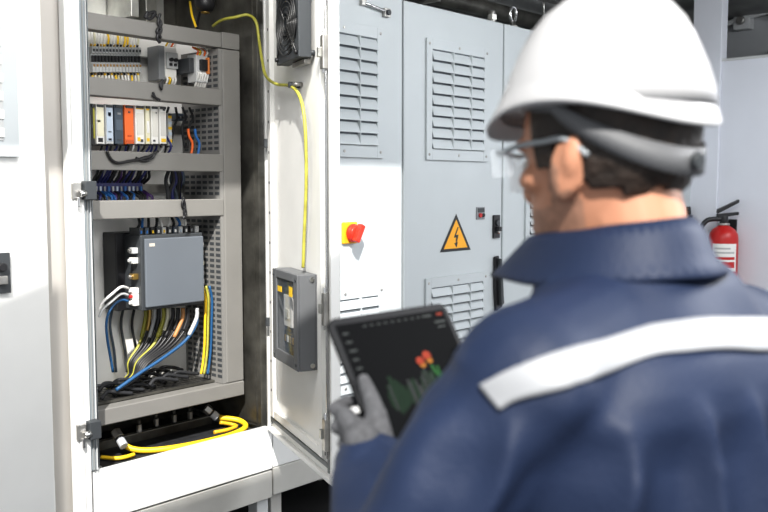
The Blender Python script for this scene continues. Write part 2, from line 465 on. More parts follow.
# ---- row 2 : plug-in modules
YM = 2.935
def strips(spec):
    def f(t, x0, x1, z0, z1, y):
        b = MB(); w = x1-x0; h = z1-z0
        for (u0,u1,v0,v1,m) in spec: b.box((x0+w*u0,y-.0022,z0+h*v0),(x0+w*u1,y+.001,z0+h*v1), m)
        obj('front_markings', b, t)
        b = MB(); b.box((x0+w*.1,y-.006,z1-h*.08),(x1-w*.1,y+.004,z1-h*.015), darkg if spec[0][4] is not darkg else black)
        obj('connector', b, t, .001)
        b = MB(); b.box((x0+w*.15,y-.008,z0-.004),(x1-w*.15,y+.02,z0+h*.015), black)
        obj('connector', b, t, .001)
    return f
mods = [
 (90.5,95.5,black,'narrow black module with a yellow edge, first at left in the module row',[(.55,.95,.15,.9,mat('olive_yellow',(.35,.33,.04),.5)),(.1,.45,.4,.5,darkg)]),
 (95.8,105,white,'white module with pale yellow face and black foot mark, second in the module row',[(.08,.92,.2,.93,cream),(.2,.75,.06,.16,black),(.1,.5,.55,.6,yellow)]),
 (105.2,114,lightg,'pale grey blue module between the yellow faced one and the slate one',[(.1,.9,.08,.92,paleblue),(.3,.7,.7,.8,blue),(.3,.7,.1,.15,darkg),(.3,.7,.3,.33,midg)]),
 (114.3,124,slate,'slate blue grey module directly left of the orange one',[(.12,.88,.35,.62,mat('slate_light',(.09,.12,.16),.5)),(.3,.7,.75,.8,midg),(.3,.7,.1,.13,darkg)]),
 (124.4,134.5,orange,'bright orange module in the middle of the module row',[(.06,.94,.04,.12,mat('deep_orange',(.6,.1,.02),.5)),(.3,.7,.2,.24,mat('deep_orange',(.6,.1,.02),.5)),(.4,.6,.8,.84,darkg)]),
 (135,145,white,'wide white module directly right of the orange one',[(.1,.9,.90,.96,yellow),(.15,.85,.25,.8,mat('off_white',(.7,.69,.64),.5)),(.2,.5,.08,.18,yellow),(.55,.8,.06,.13,darkg)]),
 (145.4,150.6,cream,'narrow cream module between two wide white ones in the module row',[(.2,.8,.3,.6,white),(.2,.8,.88,.95,yellow),(.2,.8,.08,.16,yellow)]),
 (151,158.8,white,'white module with small dark marks right of the narrow cream one',[(.15,.85,.2,.85,mat('off_white',(.7,.69,.64),.5)),(.2,.5,.07,.12,darkg),(.6,.8,.8,.84,darkg)]),
 (159.2,167,white,'rightmost white module of the module row with a yellow foot mark',[(.15,.85,.22,.85,mat('off_white2',(.64,.63,.6),.5)),(.2,.85,.06,.15,yellow),(.5,.8,.88,.92,darkg)]),
]
for a_, b_, m_, lab, spec in mods:
    yt = 103.5+(a_-90)*.035; yb = 144.5+(a_-90)*.0
    t = module('plug_in_module', lab, 'control module', a_, b_, yt, yb, YM, m_, 'modules in the second row', extra=strips(spec))
t = module('end_terminal', 'slim terminal stack with yellow and blue levers at the right end of the module row', 'terminal', 167.6,172.5,113,146,3.0, lightg,
   extra=strips([(.1,.9,.84,.96,yellow),(.1,.9,.66,.74,paleblue),(.1,.9,.5,.58,yellow),(.1,.9,.32,.42,paleblue),(.1,.9,.1,.2,yellow)]))
# dark cable clutter right in row 2
rlb = MB(); a = onY(176,113,3.07); c = onY(184,121,3.07); rlb.box((a.x,3.07,c.z),(c.x,YP-.013,a.z), slate)
for k in range(5): w5=(c.x-a.x)/5; rlb.box((a.x+w5*(k+.15),3.062,c.z+.008),(a.x+w5*(k+.85),3.07,a.z-.012), [darkg,black,midg,black,darkg][k])
obj('auxiliary_relay', rlb, None, .003, 'dark slate relay block on the rail right of the module row', 'relay')
for i in range(7):
    b = MB(); x = 1.99+i*.021; r = rng.uniform; yy = 3.055-i*.0165
    if i < 5:
        b.tube([(x+.03,yy,1.862),(x+.03+r(-.015,.02),yy,1.82),(x+.03+r(-.015,.02),yy,1.78),(x+r(.0,.04),yy,1.70)], .005, blacks, 8)
        obj('control_cable', b, None, 0, 'thin black control cable hanging beside the slotted duct right of the modules', 'cable', 'black cables at the right of the module row')
    else:
        b.tube([(x-.01,yy,1.775),(x-.005,yy,1.745),(x+.01,yy,1.715),(x+.0,yy,1.66)], .0055, [orange,blue][i-5], 8)
        obj('control_cable', b, None, 0, 'short %s cable beside the slotted duct at the right of the module row' % ['orange','blue'][i-5], 'cable')
# stubs below the modules
for k in range(16):
    b = MB(); x = onY(96+k*4.6,150,3.0).x
    b.tube([(x,2.99,1.745),(x+rng.uniform(-.006,.006),2.955,1.70),(x+rng.uniform(-.01,.01),2.99,1.66)], .0045, rng.choice([blacks,blacks,navyw,white]), 6)
    obj('module_wire', b, None, 0, 'short wire dropping from the modules behind the second trunking cover' , 'wire', 'wires under the module row')

# ---- row 3: wire bundles on a terminal strip
b = MB(); a = onY(93,180,3.04); c = onY(143,194,3.04); b.box((a.x,3.04,c.z),(c.x,YP-.013,a.z), navyw)
ts = obj('terminal_strip', b, None, .002, 'dark blue terminal strip crowded with wires in the third row', 'terminal strip')
b = MB()
for k in range(12):
    x = a.x+.01+k*(c.x-a.x-.02)/11
    b.box((x-.004,3.034,c.z+.012),(x+.004,3.041,c.z+.03), [lightg,paleblue,midg,blue][k%4])
obj('terminal_screws', b, ts)
for k in range(18):
    x = onY(93.5+k*3.1,180,3.03).x; r = lambda p_, q_: rng.uniform(p_*.6, q_*.6)
    for up in (1,-1):
        m = rng.choice([blacks,blacks,navyw,navyw,blue if up<0 else black, mat('violet_cable',(.08,.03,.16),.5)])
        b = MB()
        if up>0: b.tube([(x,3.05,a.z-.012),(x+r(-.008,.008),3.015,a.z+.01),(x+r(-.01,.012),3.0,a.z+.035),(x+r(0,.012),2.98,1.63)], .0058, m, 6)
        else: b.tube([(x,3.05,c.z+.012),(x+r(-.012,.01),3.01,c.z-.002),(x+r(-.014,.012),3.0,1.50),(x+r(-.012,.008),3.0,1.46)], .0058, m, 6)
        obj('control_wire', b, None, 0, 'dark control wire rising from the blue terminal strip in the third row' if up>0 else 'dark control wire dropping from the blue terminal strip in the third row', 'wire', 'wires above the blue terminal strip' if up>0 else 'wires below the blue terminal strip')
for k in range(9):
    x = 1.985+k*.018; r = rng.uniform; b = MB(); yy = 2.955+k*.0165
    b.tube([(x,yy,1.62),(x+r(-.02,.015),yy,1.57),(x+r(-.02,.015),yy,1.52),(x+r(-.02,.015),yy,1.44)], .0075, rng.choice([blacks,black,navyw,slate]), 8)
    obj('control_cable', b, None, 0, 'thick dark cable at the right of the third row beside the slotted duct', 'cable', 'dark cables at the right of the third row')

# ---- row 4: drive unit
YD = 2.905
dl, dr = onY(145,240,YD), onY(203.5,235,YD); zb = onY(146,308,YD).z; zt = dl.z+.004
du = thing('drive_unit', 'large black drive unit with a plain blue grey front cover in the lower bay', 'drive unit', ((dl.x+dr.x)/2, YP, zb))
b = MB(); b.box((dl.x-.012,YD+.012,zb-.012),(dr.x+.004,YP-.05,zt+.014), darkg); b.box((dl.x-.05,YP-.10,zb-.02),(dr.x+.01,YP-.004,zt+.02), black)
obj('housing', b, du, .004)
b = MB(); b.box((dl.x,YD,zb),(dr.x,YD+.0115,zt), drivegrey); cv = obj('front_cover', b, du, .004)
b = MB(); b.box((dl.x+.018,YD-.001,zt-.03),(dl.x+.042,YD+.0005,zt-.018), mat('nameplate',(.55,.5,.44),.4)); obj('nameplate', b, cv)
b = MB()
for k in range(11):
    x = dl.x-.005+k*(dr.x-dl.x)/10.5
    b.box((x,YD+.03,zt+.014),(x+.017,YD+.10,zt+.040), [darkg,slate,black,darkg,lightg,darkg,slate,lightg,darkg,black,lightg][k])
    b.box((x+.004,YD+.028,zt+.018),(x+.012,YD+.03,zt+.030), [blue,blue,yellow,white,yellow,white,white,paleblue,white,midg,lightg][k])
obj('terminal_bar', b, du, .001)
for k, py in enumerate((250,260,276,290,296,302)):
    z = onY(130,py,2.97).z; x = dl.x-.012
    b = MB(); b.box((x-.022,2.935,z-.012),(x,2.965,z+.010), [lightg,white,brass,white,white,white][k]); b.cyl((x-.034,2.95,z),(x-.02,2.95,z), .007, [steel,lightg,steel,white,red,white][k], 10)
    obj('connector', b, du, .0015)
for k, py in enumerate((244,252,262,272,280)):
    z = onY(206,py,2.97).z
    b = MB(); b.box((dr.x+.004,2.94,z-.010),(dr.x+.026,2.97,z+.010), [lightg,steel,cream,lightg,white][k])
    obj('connector', b, du, .0015)
# cables from the drive top
for k in range(9):
    x = dl.x+.0+k*.027; b = MB(); r = rng.uniform
    b.tube([(x,YD+.06,zt+.03),(x+r(-.01,.01),YD+.045,zt+.055),(x+r(-.015,.015),YD+.07,zt+.085),(x+r(-.02,.02),YD+.09,1.44)], .0055, rng.choice([blacks,blue,navyw,blacks,white]), 7)
    obj('control_cable', b, None, 0, 'thin cable rising from the top of the drive unit behind the trunking cover', 'cable', 'cables on top of the drive unit')
# power cables fanning from under the drive to lower left, each in its own depth
outs = [(146,'yellow'),(150,'black'),(155,'black'),(159,'black'),(164,'yellow'),(168,'black'),(173,'black'),(178,'black'),(183,'black'),(188,'black'),(193,'blue')]
copper = mat('copper_cable',(.5,.24,.09),.5); dblue = mat('deep_blue_cable',(.015,.085,.21),.45)
cm = {'yellow':yelgrn,'black':black,'white':lightg,'copper':copper,'blue':dblue}
for k, (px, n) in enumerate(outs):
    Yk = 2.932+.0165*(len(outs)-1-k); r = rng.uniform
    if n == 'blue': pts = [onY(197,311,Yk), onY(196,325,Yk), onY(184,342,Yk), onY(160,360,Yk), onY(140,373,Yk), onY(116,390,Yk)]
    else:
        e = k/len(outs)
        pts = [onY(px,311,Yk), onY(px-1,326,Yk), onY(px-7-k*.9,345,Yk), onY(px-17-k*2.4,362,Yk), onY(128+e*10,376+e*3,Yk), onY(107+e*10,388+e*5,Yk)]
    b = MB(); b.tube(pts, .0065, cm[n], 10)
    lab = {'blue':'blue power cable sweeping from the right end of the drive unit to lower left','copper':'copper coloured power cable under the right end of the drive unit','none':''}.get(n)
    if px == 146: lab = 'leftmost yellow green power cable bending away under the drive unit'
    if px == 164: lab = 'yellow green power cable under the middle of the drive unit'
    o = obj('power_cable', b, None, 0, lab or 'black power cable fanning from under the drive unit to lower left', 'cable', None if lab else 'black power cables under the drive unit')
    b = MB(); b.tube([pts[0]+V((0,0,.012)), pts[0].lerp(pts[1],.5), pts[1].lerp(pts[2],.25 if k%2 else .6)], .0078, [yelgrn,brass,lightg,black,yelgrn,cream,black,black,copper,black,lightg][k], 10); obj('cable_sleeve', b, o)
# left cables: white and blue loops from the flank connectors
dl_b = dblue
for k, (py, m, lab) in enumerate(((288,white,'upper white cable looping out of the left flank of the drive unit'),(295,lightg,'lower white cable looping out of the left flank of the drive unit'),(301,dblue,'blue cable curving down left of the drive unit'))):
    Yk = 2.925+k*.014
    b = MB(); b.tube([onY(128,py,2.95), onY(121,py-1,Yk), onY(112,py+6,Yk), *([onY(103,py+14,Yk), onY(99,py+22,Yk)] if k < 2 else [onY(107,py+18,Yk), onY(107,336,Yk), onY(113,372,Yk)])], .005, m, 9)
    obj('signal_cable', b, None, 0, lab, 'cable')
for k in range(3):
    b = MB(); px = 110+k*11
    b.tube([onY(px+3,305,3.115), onY(px,325,3.115), onY(px+4,350,3.115), onY(px+6,372,3.115)], .0055, [slate,darkg,black][k], 8)
    obj('signal_cable', b, None, 0, ['slate','dark grey','black'][k]+' cable hanging on the back plate below the drive unit', 'cable')
for k, (px, m, lab) in enumerate(((205,yellow,'yellow cable hanging at the right of the drive unit'),(208,yelgrn,'yellow green cable hanging at the right of the drive unit beside the slotted duct'),(211.5,dblue,'blue cable hanging at the right of the drive unit beside the slotted duct'))):
    Yk = 2.955-k*.014
    b = MB(); b.tube([onY(px-2,286,Yk), onY(px+.5,300,Yk), onY(px,325,Yk), onY(px-.5,345,Yk), onY(px-2,362,Yk), onY(px-4,374,Yk)], .0052, m, 9)
    obj('signal_cable', b, None, 0, lab, 'cable')
# black tangle on the tray
for k in range(18):
    b = MB(); r = rng.uniform; x = 1.66+(k%6)*.062+(.02 if k > 8 else 0); yy = 2.945+(k%9)*.0185; zz = .758+(.017 if k > 8 else 0)
    b.tube([(x,yy,zz),(x+.03,yy+.003,zz+.014+r(0,.012)),(x+.08,yy-.003,zz+.010+r(0,.012)),(min(x+.13,2.14),yy,zz)], .0072, rng.choice([blacks,black,darkg,blacks]), 8)
    obj('cable_offcut', b, None, 0, 'short black cable lying on the perforated tray under the drive unit', 'cable', 'black cables heaped on the perforated tray')
# cable ties and loops on the beams
def tie(lab, pts_list, m=black, r=.006):
    b = MB()
    for p in pts_list: b.tube(p, r, m, 8)
    obj('cable_tie', b, None, 0, lab, 'cable tie')
yb = YB-.008
def yb_pts(L): return [onY(x,y,yb) for x,y in L]
tie('black cable bundle hanging over the top trunking cover', [yb_pts([(160,14),(158,22),(161,30),(157,37),(160,43)]), yb_pts([(157,16),(161,24),(157,31),(161,38)]), yb_pts([(145,18),(150,13),(155,12),(152,17)]), yb_pts([(148,12),(146,16),(150,19),(156,14)])])
tie('short black strap on the second trunking cover', [yb_pts([(162,79),(162,84),(161,89)]), yb_pts([(163,80),(160,85),(162,90)]), yb_pts([(153,92),(155,97),(158,100)]), yb_pts([(152,95),(156,98),(160,100)])], r=.005)
tie('black cable draped in a loop over the third trunking cover', [yb_pts([(107,151),(111,159),(118,163),(130,161),(142,159),(150,156),(158,151)]), yb_pts([(136,158),(144,161),(152,158),(156,152)]), yb_pts([(138,160),(146,157),(150,159)])], r=.0055)
tie('black strap wrapped around the fourth trunking cover', [yb_pts([(183,197),(185,205),(184,212),(185,219)]), yb_pts([(184,198),(182,205),(186,212),(183,219)])], r=.005)

# yellow loops in the bottom well and their glands
def well(px,py,z): 
    r = ray(px,py); return CAM + r*((z-1.55)/r.z) + V((0,.013,0))
b = MB(); b.tube([well(124,444,.57),well(134,449.5,.55),well(150,451,.541),well(175,448.5,.541),well(206,442.5,.541),well(234,435,.543),well(247.5,427.5,.55),well(241,421,.565),well(221,418,.58)], .0115, yellow, 12)
o = obj('yellow_cable', b, None, 0, 'thick yellow cable looped across the dark well at the foot of the open cabinet', 'cable')
b = MB(); b.tube([well(222,423,.575),well(234,425,.56),well(238,427,.557),well(229,430.5,.557),well(216,433,.557)], .0078, mat('amber_cable',(.75,.42,.02),.5), 12)
obj('yellow_cable', b, None, 0, 'inner amber cable beside the thick yellow loop at the right of the well', 'cable')
b = MB(); b.tube([well(103,458,.541),well(118,459,.541),well(128,457.5,.541),well(136,455,.541)], .0075, yellow, 10)
obj('yellow_cable', b, None, 0, 'thin yellow cable lying at the front left corner of the well', 'cable')
def gland(p, q, lab):
    t = thing('cable_gland', lab, 'cable gland', p); p, q = V(p), V(q); d = (q-p)
    b = MB(); b.cyl(p, p+d*.45, .021, steel, 6, smooth=False); b.cyl(p+d*.45, p+d*.6, .017, black, 16); obj('hex_nut', b, t, .002)
    b = MB(); b.cyl(p+d*.55, q, .0165, mat('grey_sleeve',(.45,.47,.5),.5), 16); obj('sleeve', b, t, .002)
gland(well(117,432,.62), well(126,447,.575), 'steel cable gland at the left of the well holding the thick yellow cable')
gland(well(207,408,.63), well(219,418,.585), 'steel cable gland at the right of the well where the yellow cables end')
for i,(px,py) in enumerate(((141,430),(158,424),(176,420),(192,417))):
    b = MB(); p = well(px,py,.575); b.cyl(p-V((0,0,.01)), p+V((0,0,.02)), .012, steel, 6, smooth=False); b.cyl(p+V((0,0,.02)), p+V((0,0,.04)), .007, galv_d, 10)
    obj('anchor_bolt', b, oc)

# fittings under the cabinet ceiling
b = MB(); p = onY(205,2,3.0); b.lathe(p+V((0,0,-.03)), (0,0,1), [(.001,-.012),(.03,-.005),(.04,.015),(.04,.05),(.025,.06),(.015,TOP-.031-p.z+.03)], black); b.lathe(p+V((0,0,-.042)), (0,0,1), [(.001,-.006),(.018,-.003),(.018,.002)], brass)
obj('sensor', b, None, 0, 'small round black sensor hanging under the cabinet ceiling above the frame', 'sensor')
b = MB(); b.tube([onY(197,28,3.0), onY(198,20,3.02), onY(200,12,3.05), onY(203,5,3.08)], .006, black, 8); b.tube([onY(196,27,3.0), onY(192,15,3.04), onY(190,2,3.1)], .005, yellow, 8)
obj('sensor_lead', b, None, 0, 'black and yellow lead running up behind the top trunking cover', 'cable')

# ------------------------------------------------------------------ open door, hinged at the right of the opening
DQ = V((2.335,2.785,0)); DD = V((-.400,-.917,0)).normalized(); DN = V((-.917,.400,0)).normalized()
DM = Matrix(((DD.x,DN.x,0,DQ.x),(DD.y,DN.y,0,DQ.y),(0,0,1,0),(0,0,0,1)))     # local (s along the door, n off its inner face, z)
DL = .766; Z0, Z1 = .535, 2.425
b = MB(DM); b.box((0,-.022,Z0),(DL,-.018,Z1), paint_w); b.box((0,-.022,Z0),(.018,.012,Z1), paint_w); b.box((DL-.018,-.022,Z0),(DL,.012,Z1), paint_w)
b.box((.018,-.022,Z0),(DL-.018,.012,Z0+.018), paint_w); b.box((.018,-.022,Z1-.018),(DL-.018,.012,Z1), paint_w); b.box((.018,-.018,Z0+.018),(DL-.018,-.002,Z1-.018), paint_in)
dr_ = obj('door', b, oc, .003)
b = MB(DM)
for (s0,s1,z0_,z1_) in ((.025,.04,Z0+.03,Z1-.03),(DL-.06,DL-.045,Z0+.03,Z1-.03)): b.box((s0,-.002,z0_),(s1,.006,z1_), rubber)
b.box((.04,-.002,Z0+.045),(DL-.06,.006,Z0+.06), rubber); b.box((.04,-.002,Z1-.06),(DL-.06,.006,Z1-.045), rubber)
obj('gasket', b, dr_, .002)
b = MB(DM)
b.box((.06,-.002,Z0+.075),(.10,.016,Z1-.08), paint_in); b.box((DL-.125,-.002,Z0+.075),(DL-.085,.016,Z1-.08), paint_in)
b.box((.10,-.002,Z0+.075),(DL-.125,.014,Z0+.105), paint_in); b.box((.10,-.002,Z1-.105),(DL-.125,.014,Z1-.08), paint_in)
for k in range(14): b.cyl((.08,.016,.72+k*.12),(.08,.0166,.72+k*.12), .006, gap, 8)
obj('stiffening_frame', b, dr_, .002)
b = MB(DM)
for z in (.98, 1.70): b.box((.052,.0,z),(.066,.03,z+.035), darkg)
obj('retainer_clips', b, dr_, .002)
b = MB(DM)
for z in (1.13, 1.98, .70):
    b.box((DL-.05,.0,z-.05),(DL-.022,.028,z+.06), steel); b.cyl((DL-.036,.02,z-.065),(DL-.036,.02,z+.08), .006, chrome, 10); b.box((DL-.06,.004,z-.01),(DL-.04,.036,z+.022), galv)
b.cyl((DL-.036,.012,.62),(DL-.036,.012,2.35), .006, chrome, 10)
obj('lock_rod', b, dr_, .002)
b = MB(DM); 
for z in (.8,1.5,2.2): b.cyl((-.008,-.01,z),(-.008,-.01,z+.09), .010, steel, 14)
obj('hinge', b, dr_)

# fan on the door
guardm = mat('guard_wire', (.06,.06,.06), .4, .5)
ft = thing('fan', 'black square cooling fan with round wire guard high on the open door', 'fan', DM @ V((.465,0,1.985)))
s0,s1,z0,z1,d = .345,.60,1.985,2.245,.062; cs,cz = (s0+s1)/2,(z0+z1)/2
b = MB(DM); n = 40
# frame: square with round hole
outer = []; inner = []
for k in range(n):
    t = 2*PI*k/n+PI/4; cx, cy = math.cos(t), math.sin(t); q = max(abs(cx),abs(cy))
    outer.append((cs+cx/q*(s1-s0)/2, cz+cy/q*(z1-z0)/2)); inner.append((cs+cx*.112, cz+cy*.112))
i = b.mi(darkg)
for dd in (.016, d):
    pass
Rf = [[b.v((p[0],.016,p[1])) for p in outer],[b.v((p[0],d,p[1])) for p in outer],[b.v((p[0],d,p[1])) for p in inner],[b.v((p[0],.016,p[1])) for p in inner]]
for a_, c_ in zip(Rf, Rf[1:]+Rf[:1]):
    for k in range(n): b.face([a_[k],a_[(k+1)%n],c_[(k+1)%n],c_[k]], i)
obj('frame', b, ft, .002)
b = MB(DM)
b.cyl((cs,.014,cz),(cs,.050,cz), .042, black, 24)
for k in range(7):
    t = 2*PI*k/7
    pa = [(cs+math.cos(t+u)*r, .024+w, cz+math.sin(t+u)*r) for (u,r,w) in ((0,.040,0),(.55,.040,.02),(.75,.106,.02),(.2,.106,0))]
    b.prism(pa, (0,.0025,0), darkg)
obj('rotor', b, ft)
b = MB(DM)
for rr in (.022,.04,.058,.076,.094,.110):
    b.tube([(cs+math.cos(2*PI*k/32)*rr, d+.006, cz+math.sin(2*PI*k/32)*rr) for k in range(33)], .0020, guardm, 6, smooth_path=False)
for k in range(4):
    t = PI/4+k*PI/2; b.cyl((cs+math.cos(t)*.018,d+.006,cz+math.sin(t)*.018),(cs+math.cos(t)*.16,d+.004,cz+math.sin(t)*.16), .0025, guardm, 6)
obj('wire_guard', b, ft)
b = MB(DM)
for ss in (s0+.018,s1-.018):
    for zz in (z0+.018,z1-.018): b.cyl((ss,d,zz),(ss,d+.01,zz), .008, black, 12); b.cyl((ss,.0,zz),(ss,.016,zz), .01, darkg, 12)
obj('screws', b, ft)
b = MB(DM); b.box((s0+.10,.012,z0-.018),(s1-.02,.035,z0-.002), steel); obj('terminal_clip', b, ft, .001)

# junction box on the door
jb = thing('junction_box', 'grey junction box with clear window fixed low on the open door', 'junction box', DM @ V((.46,0,.87)))
s0,s1,z0,z1,d = .30,.598,.90,1.24,.066
b = MB(DM)
b.box((s0,.0,z0),(s1,.006,z1), boxgrey); b.box((s0,.006,z0),(s0+.006,d,z1), boxgrey); b.box((s1-.006,.006,z0),(s1,d,z1), boxgrey); b.box((s0+.006,.006,z0),(s1-.006,d,z0+.006), boxgrey); b.box((s0+.006,.006,z1-.006),(s1-.006,d,z1), boxgrey)
obj('case', b, jb, .003)
b = MB(DM)
wx0,wx1,wz0,wz1 = s0+.05,s1-.045,z0+.045,z1-.03
b.box((s0,d,z0),(wx0,d+.008,z1), boxgrey); b.box((wx1,d,z0),(s1,d+.008,z1), boxgrey); b.box((wx0,d,z0),(wx1,d+.008,wz0), boxgrey); b.box((wx0,d,wz1),(wx1,d+.008,z1), boxgrey)
lid = obj('lid', b, jb, .003)
b = MB(DM); b.box((wx0,d+.001,wz0),(wx1,d+.004,wz1), window_p); obj('window', b, lid)
b = MB(DM); b.box((wx0+.01,.006,wz0+.01),(wx1-.01,.03,wz1-.01), darkg); b.box((wx0+.035,.03,wz0+.09),(wx1-.075,.056,wz1-.06), white); b.box((wx0+.055,.056,wz0+.12),(wx1-.1,.06,wz1-.11), lightg)
b.box((wx0+.02,.03,wz0+.02),(wx1-.03,.05,wz0+.07), black); b.box((wx1-.06,.03,wz0+.05),(wx1-.03,.05,wz1-.06), black)
for k in range(5): b.box((wx0+.03+k*.03,.05,wz0+.03),(wx0+.045+k*.03,.054,wz0+.055), [brass,lightg,steel,brass,lightg][k])
obj('meter', b, jb, .002)
b = MB(DM); b.box((wx0+.012,d+.0045,wz1-.05),(wx0+.06,d+.006,wz1-.03), yellow); b.box((wx1-.055,d+.0045,wz1-.055),(wx1-.02,d+.006,wz1-.02), yellow); obj('warning_labels', b, lid)
b = MB(DM)
for ss in (s1-.010,):
    for zz in (z0+.018,z1-.018): b.cyl((s1-.001,.02,zz),(s1+.004,.02,zz), .009, chrome, 12); 
for zz in (z0+.02,z1-.02):
    for ss in (s0+.018,s1-.018): b.cyl((ss,d+.008,zz),(ss,d+.011,zz), .006, darkg, 10)
obj('screws', b, jb)

# earthing lead: cabinet top -> door -> box
def dp(px,py,off=.012): return onP(px,py, DQ+DN*off, DN)
pts = [onY(213,26,3.0), onY(222,20,2.93), onY(236,17,2.87), onY(248,15,2.84), onY(256,22,2.80), onY(259,40,2.79), dp(262,60,.034), dp(266,76,.034), dp(276,84,.034), dp(290,86,.03), dp(299,95,.03), dp(304,115,.03), dp(306,150,.03), dp(306,190,.03), dp(304,240,.033), dp(303.5,258,.035), dp(303,267.5,.035)]
b = MB(); b.tube(pts, .006, yelgrn, 10)
o = obj('earth_lead', b, None, 0, 'yellow green earth lead running from the cabinet top across the open door', 'cable')
b = MB(); p = dp(294,85,.02); b.cyl(p-DN*.02, p+DN*.02, .011, darkg, 12); b.cyl(p-DN*.02+DD*.03, p+DN*.012+DD*.03, .008, steel, 12); obj('cable_clip', b, o)

# ------------------------------------------------------------------ closed cabinets along the row
t3, d3 = closed_cabinet(2.36, 'sunlit pale cabinet with a red rotary switch, behind the open door', handle=False)
sp = onY(349,233,YF)
b = MB(); b.box((sp.x-.05,YF-.012,sp.z-.048),(sp.x+.045,YF,sp.z+.05), switchyel); sw = obj('switch_plate', b, d3, .006)
b = MB(); b.lathe((sp.x+.01,YF-.012,sp.z), (0,-1,0), [(.042,0),(.042,.012),(.036,.02),(.034,.03),(.001,.031)], switchred); b.box((sp.x-.004,YF-.066,sp.z-.042),(sp.x+.024,YF-.038,sp.z+.042), switchred, Matrix.Translation((sp.x+.01,0,sp.z)) @ Matrix.Rotation(.5,4,'Y') @ Matrix.Translation((-sp.x-.01,0,-sp.z)))
obj('rotary_knob', b, d3, .004)
p = onY(385,13,YF); b = MB(); b.cyl((p.x,YF-.03,p.z),(p.x,YF,p.z), .013, darkg, 12); b.box((p.x-.02,YF-.02,p.z-.02),(p.x+.02,YF,p.z+.02), steel)
b.cyl((p.x-.15,YF-.016,p.z+.02),(p.x-.02,YF-.016,p.z+.005), .007, chrome, 10); b.box((p.x-.17,YF-.018,p.z+.01),(p.x-.14,YF,p.z+.035), steel)
obj('door_stay', b, d3, .002)
t4, d4 = closed_cabinet(3.19, 'grey cabinet bearing the yellow electric hazard sign')
p = onY(480,213,YF); b = MB(); b.box((p.x-.037,YF-.006,p.z-.034),(p.x+.036,YF,p.z+.032), midg); b.box((p.x-.028,YF-.009,p.z+.004),(p.x+.03,YF-.006,p.z+.026), darkg)
b.cyl((p.x-.01,YF-.016,p.z-.012),(p.x-.01,YF-.006,p.z-.012), .012, red, 12); b.cyl((p.x+.018,YF-.016,p.z-.012),(p.x+.018,YF-.006,p.z-.012), .010, black, 12)
obj('indicator_panel', b, d4, .002)
# hazard sign
A = (3.606,1.398); Bl = (3.478,1.212); Br = (3.728,1.212)
def tri(scale):
    cx = (A[0]+Bl[0]+Br[0])/3; cz = (A[1]+Bl[1]+Br[1])/3
    return [(cx+(x-cx)*scale, cz+(z-cz)*scale) for x,z in (Bl,Br,A)]
st = thing('hazard_sign', 'yellow triangular electric shock hazard sign with black lightning bolt on the grey cabinet', 'sign', (3.606,YF,1.212))
b = MB(); b.prism([(x,YF-.0008,z) for x,z in tri(1.04)], (0,-.0015,0), black); obj('border', b, st, .0008)
b = MB(); b.prism([(x,YF-.0024,z) for x,z in tri(.80)], (0,-.0006,0), signyel); obj('yellow_field', b, st)
b = MB(); bolt = [(.012,.062),(-.022,-.002),(.0,-.002),(-.006,-.04),(-.018,-.036),(.004,-.066),(.016,-.03),(.006,-.034),(.022,.014),(-.002,.014),(.022,.062)]
b.prism([(3.605+x*.9,YF-.0031,1.282+z*.82) for x,z in bolt], (0,-.0006,0), black); obj('lightning_bolt', b, st)
t5, d5 = closed_cabinet(4.02, 'grey cabinet right of the hazard sign cabinet, partly hidden by the hard hat', vents=False, lower=False)
vent(d5, 4.24, 4.72, 1.02, 1.52, 8)
t6, d6 = closed_cabinet(4.85, 'grey cabinet hidden behind the man, second from the row end', vents=False, lower=False)
t7, d7 = closed_cabinet(5.68, 'grey cabinet at the far end of the row beside the white post', vents=False, lower=True)
# eyebolts on top
def eyebolt(px, label):
    p = onY(px, 15, YF+.06); t = thing('lifting_eye', label, 'lifting eye', (p.x,YF+.06,TOP))
    b = MB(); c = V((p.x,YF+.06,TOP+.075))
    b.tube([c+V((math.cos(2*PI*k/24)*.030,0,math.sin(2*PI*k/24)*.040)) for k in range(25)], .0085, chrome, 10, smooth_path=False); obj('ring', b, t)
    b = MB(); b.lathe((p.x,YF+.06,TOP), (0,0,1), [(.028,0),(.028,.01),(.016,.014),(.014,.036),(.001,.038)], steel); obj('collar', b, t)
eyebolt(513, 'steel lifting eye standing on the cabinet right of the hazard sign cabinet')
b = MB(); p = onY(492,16,YF+.08); b.cyl((p.x,YF+.08,TOP),(p.x,YF+.08,TOP+.07), .02, steel, 14); b.cyl((p.x,YF+.08,TOP+.02),(p.x,YF+.08,TOP+.05), .027, galv, 6, smooth=False)
obj('bolt_stud', b, None, .002, 'short steel stud on top of the hazard sign cabinet', 'stud')
# pipes and ducting behind the row top
cr = thing('ceiling_conduit', 'dull steel conduits hung under the dark ceiling behind the cabinet tops', 'conduit', (4.3,3.3,2.62))
b = MB(); b.cyl((2.3,3.35,2.66),(6.3,3.35,2.66), .05, galv_d, 18); obj('pipe', b, cr)
b = MB(); b.cyl((2.3,3.25,2.80),(6.3,3.25,2.80), .03, steel, 14); obj('pipe', b, cr)
for x in (2.8,4.0,5.2): b = MB(); b.box((x-.01,3.235,2.60),(x+.01,3.40,2.615), galv); b.cyl((x,3.30,2.61),(x,3.30,RZ), .006, galv, 8); obj('hanger', b, cr)
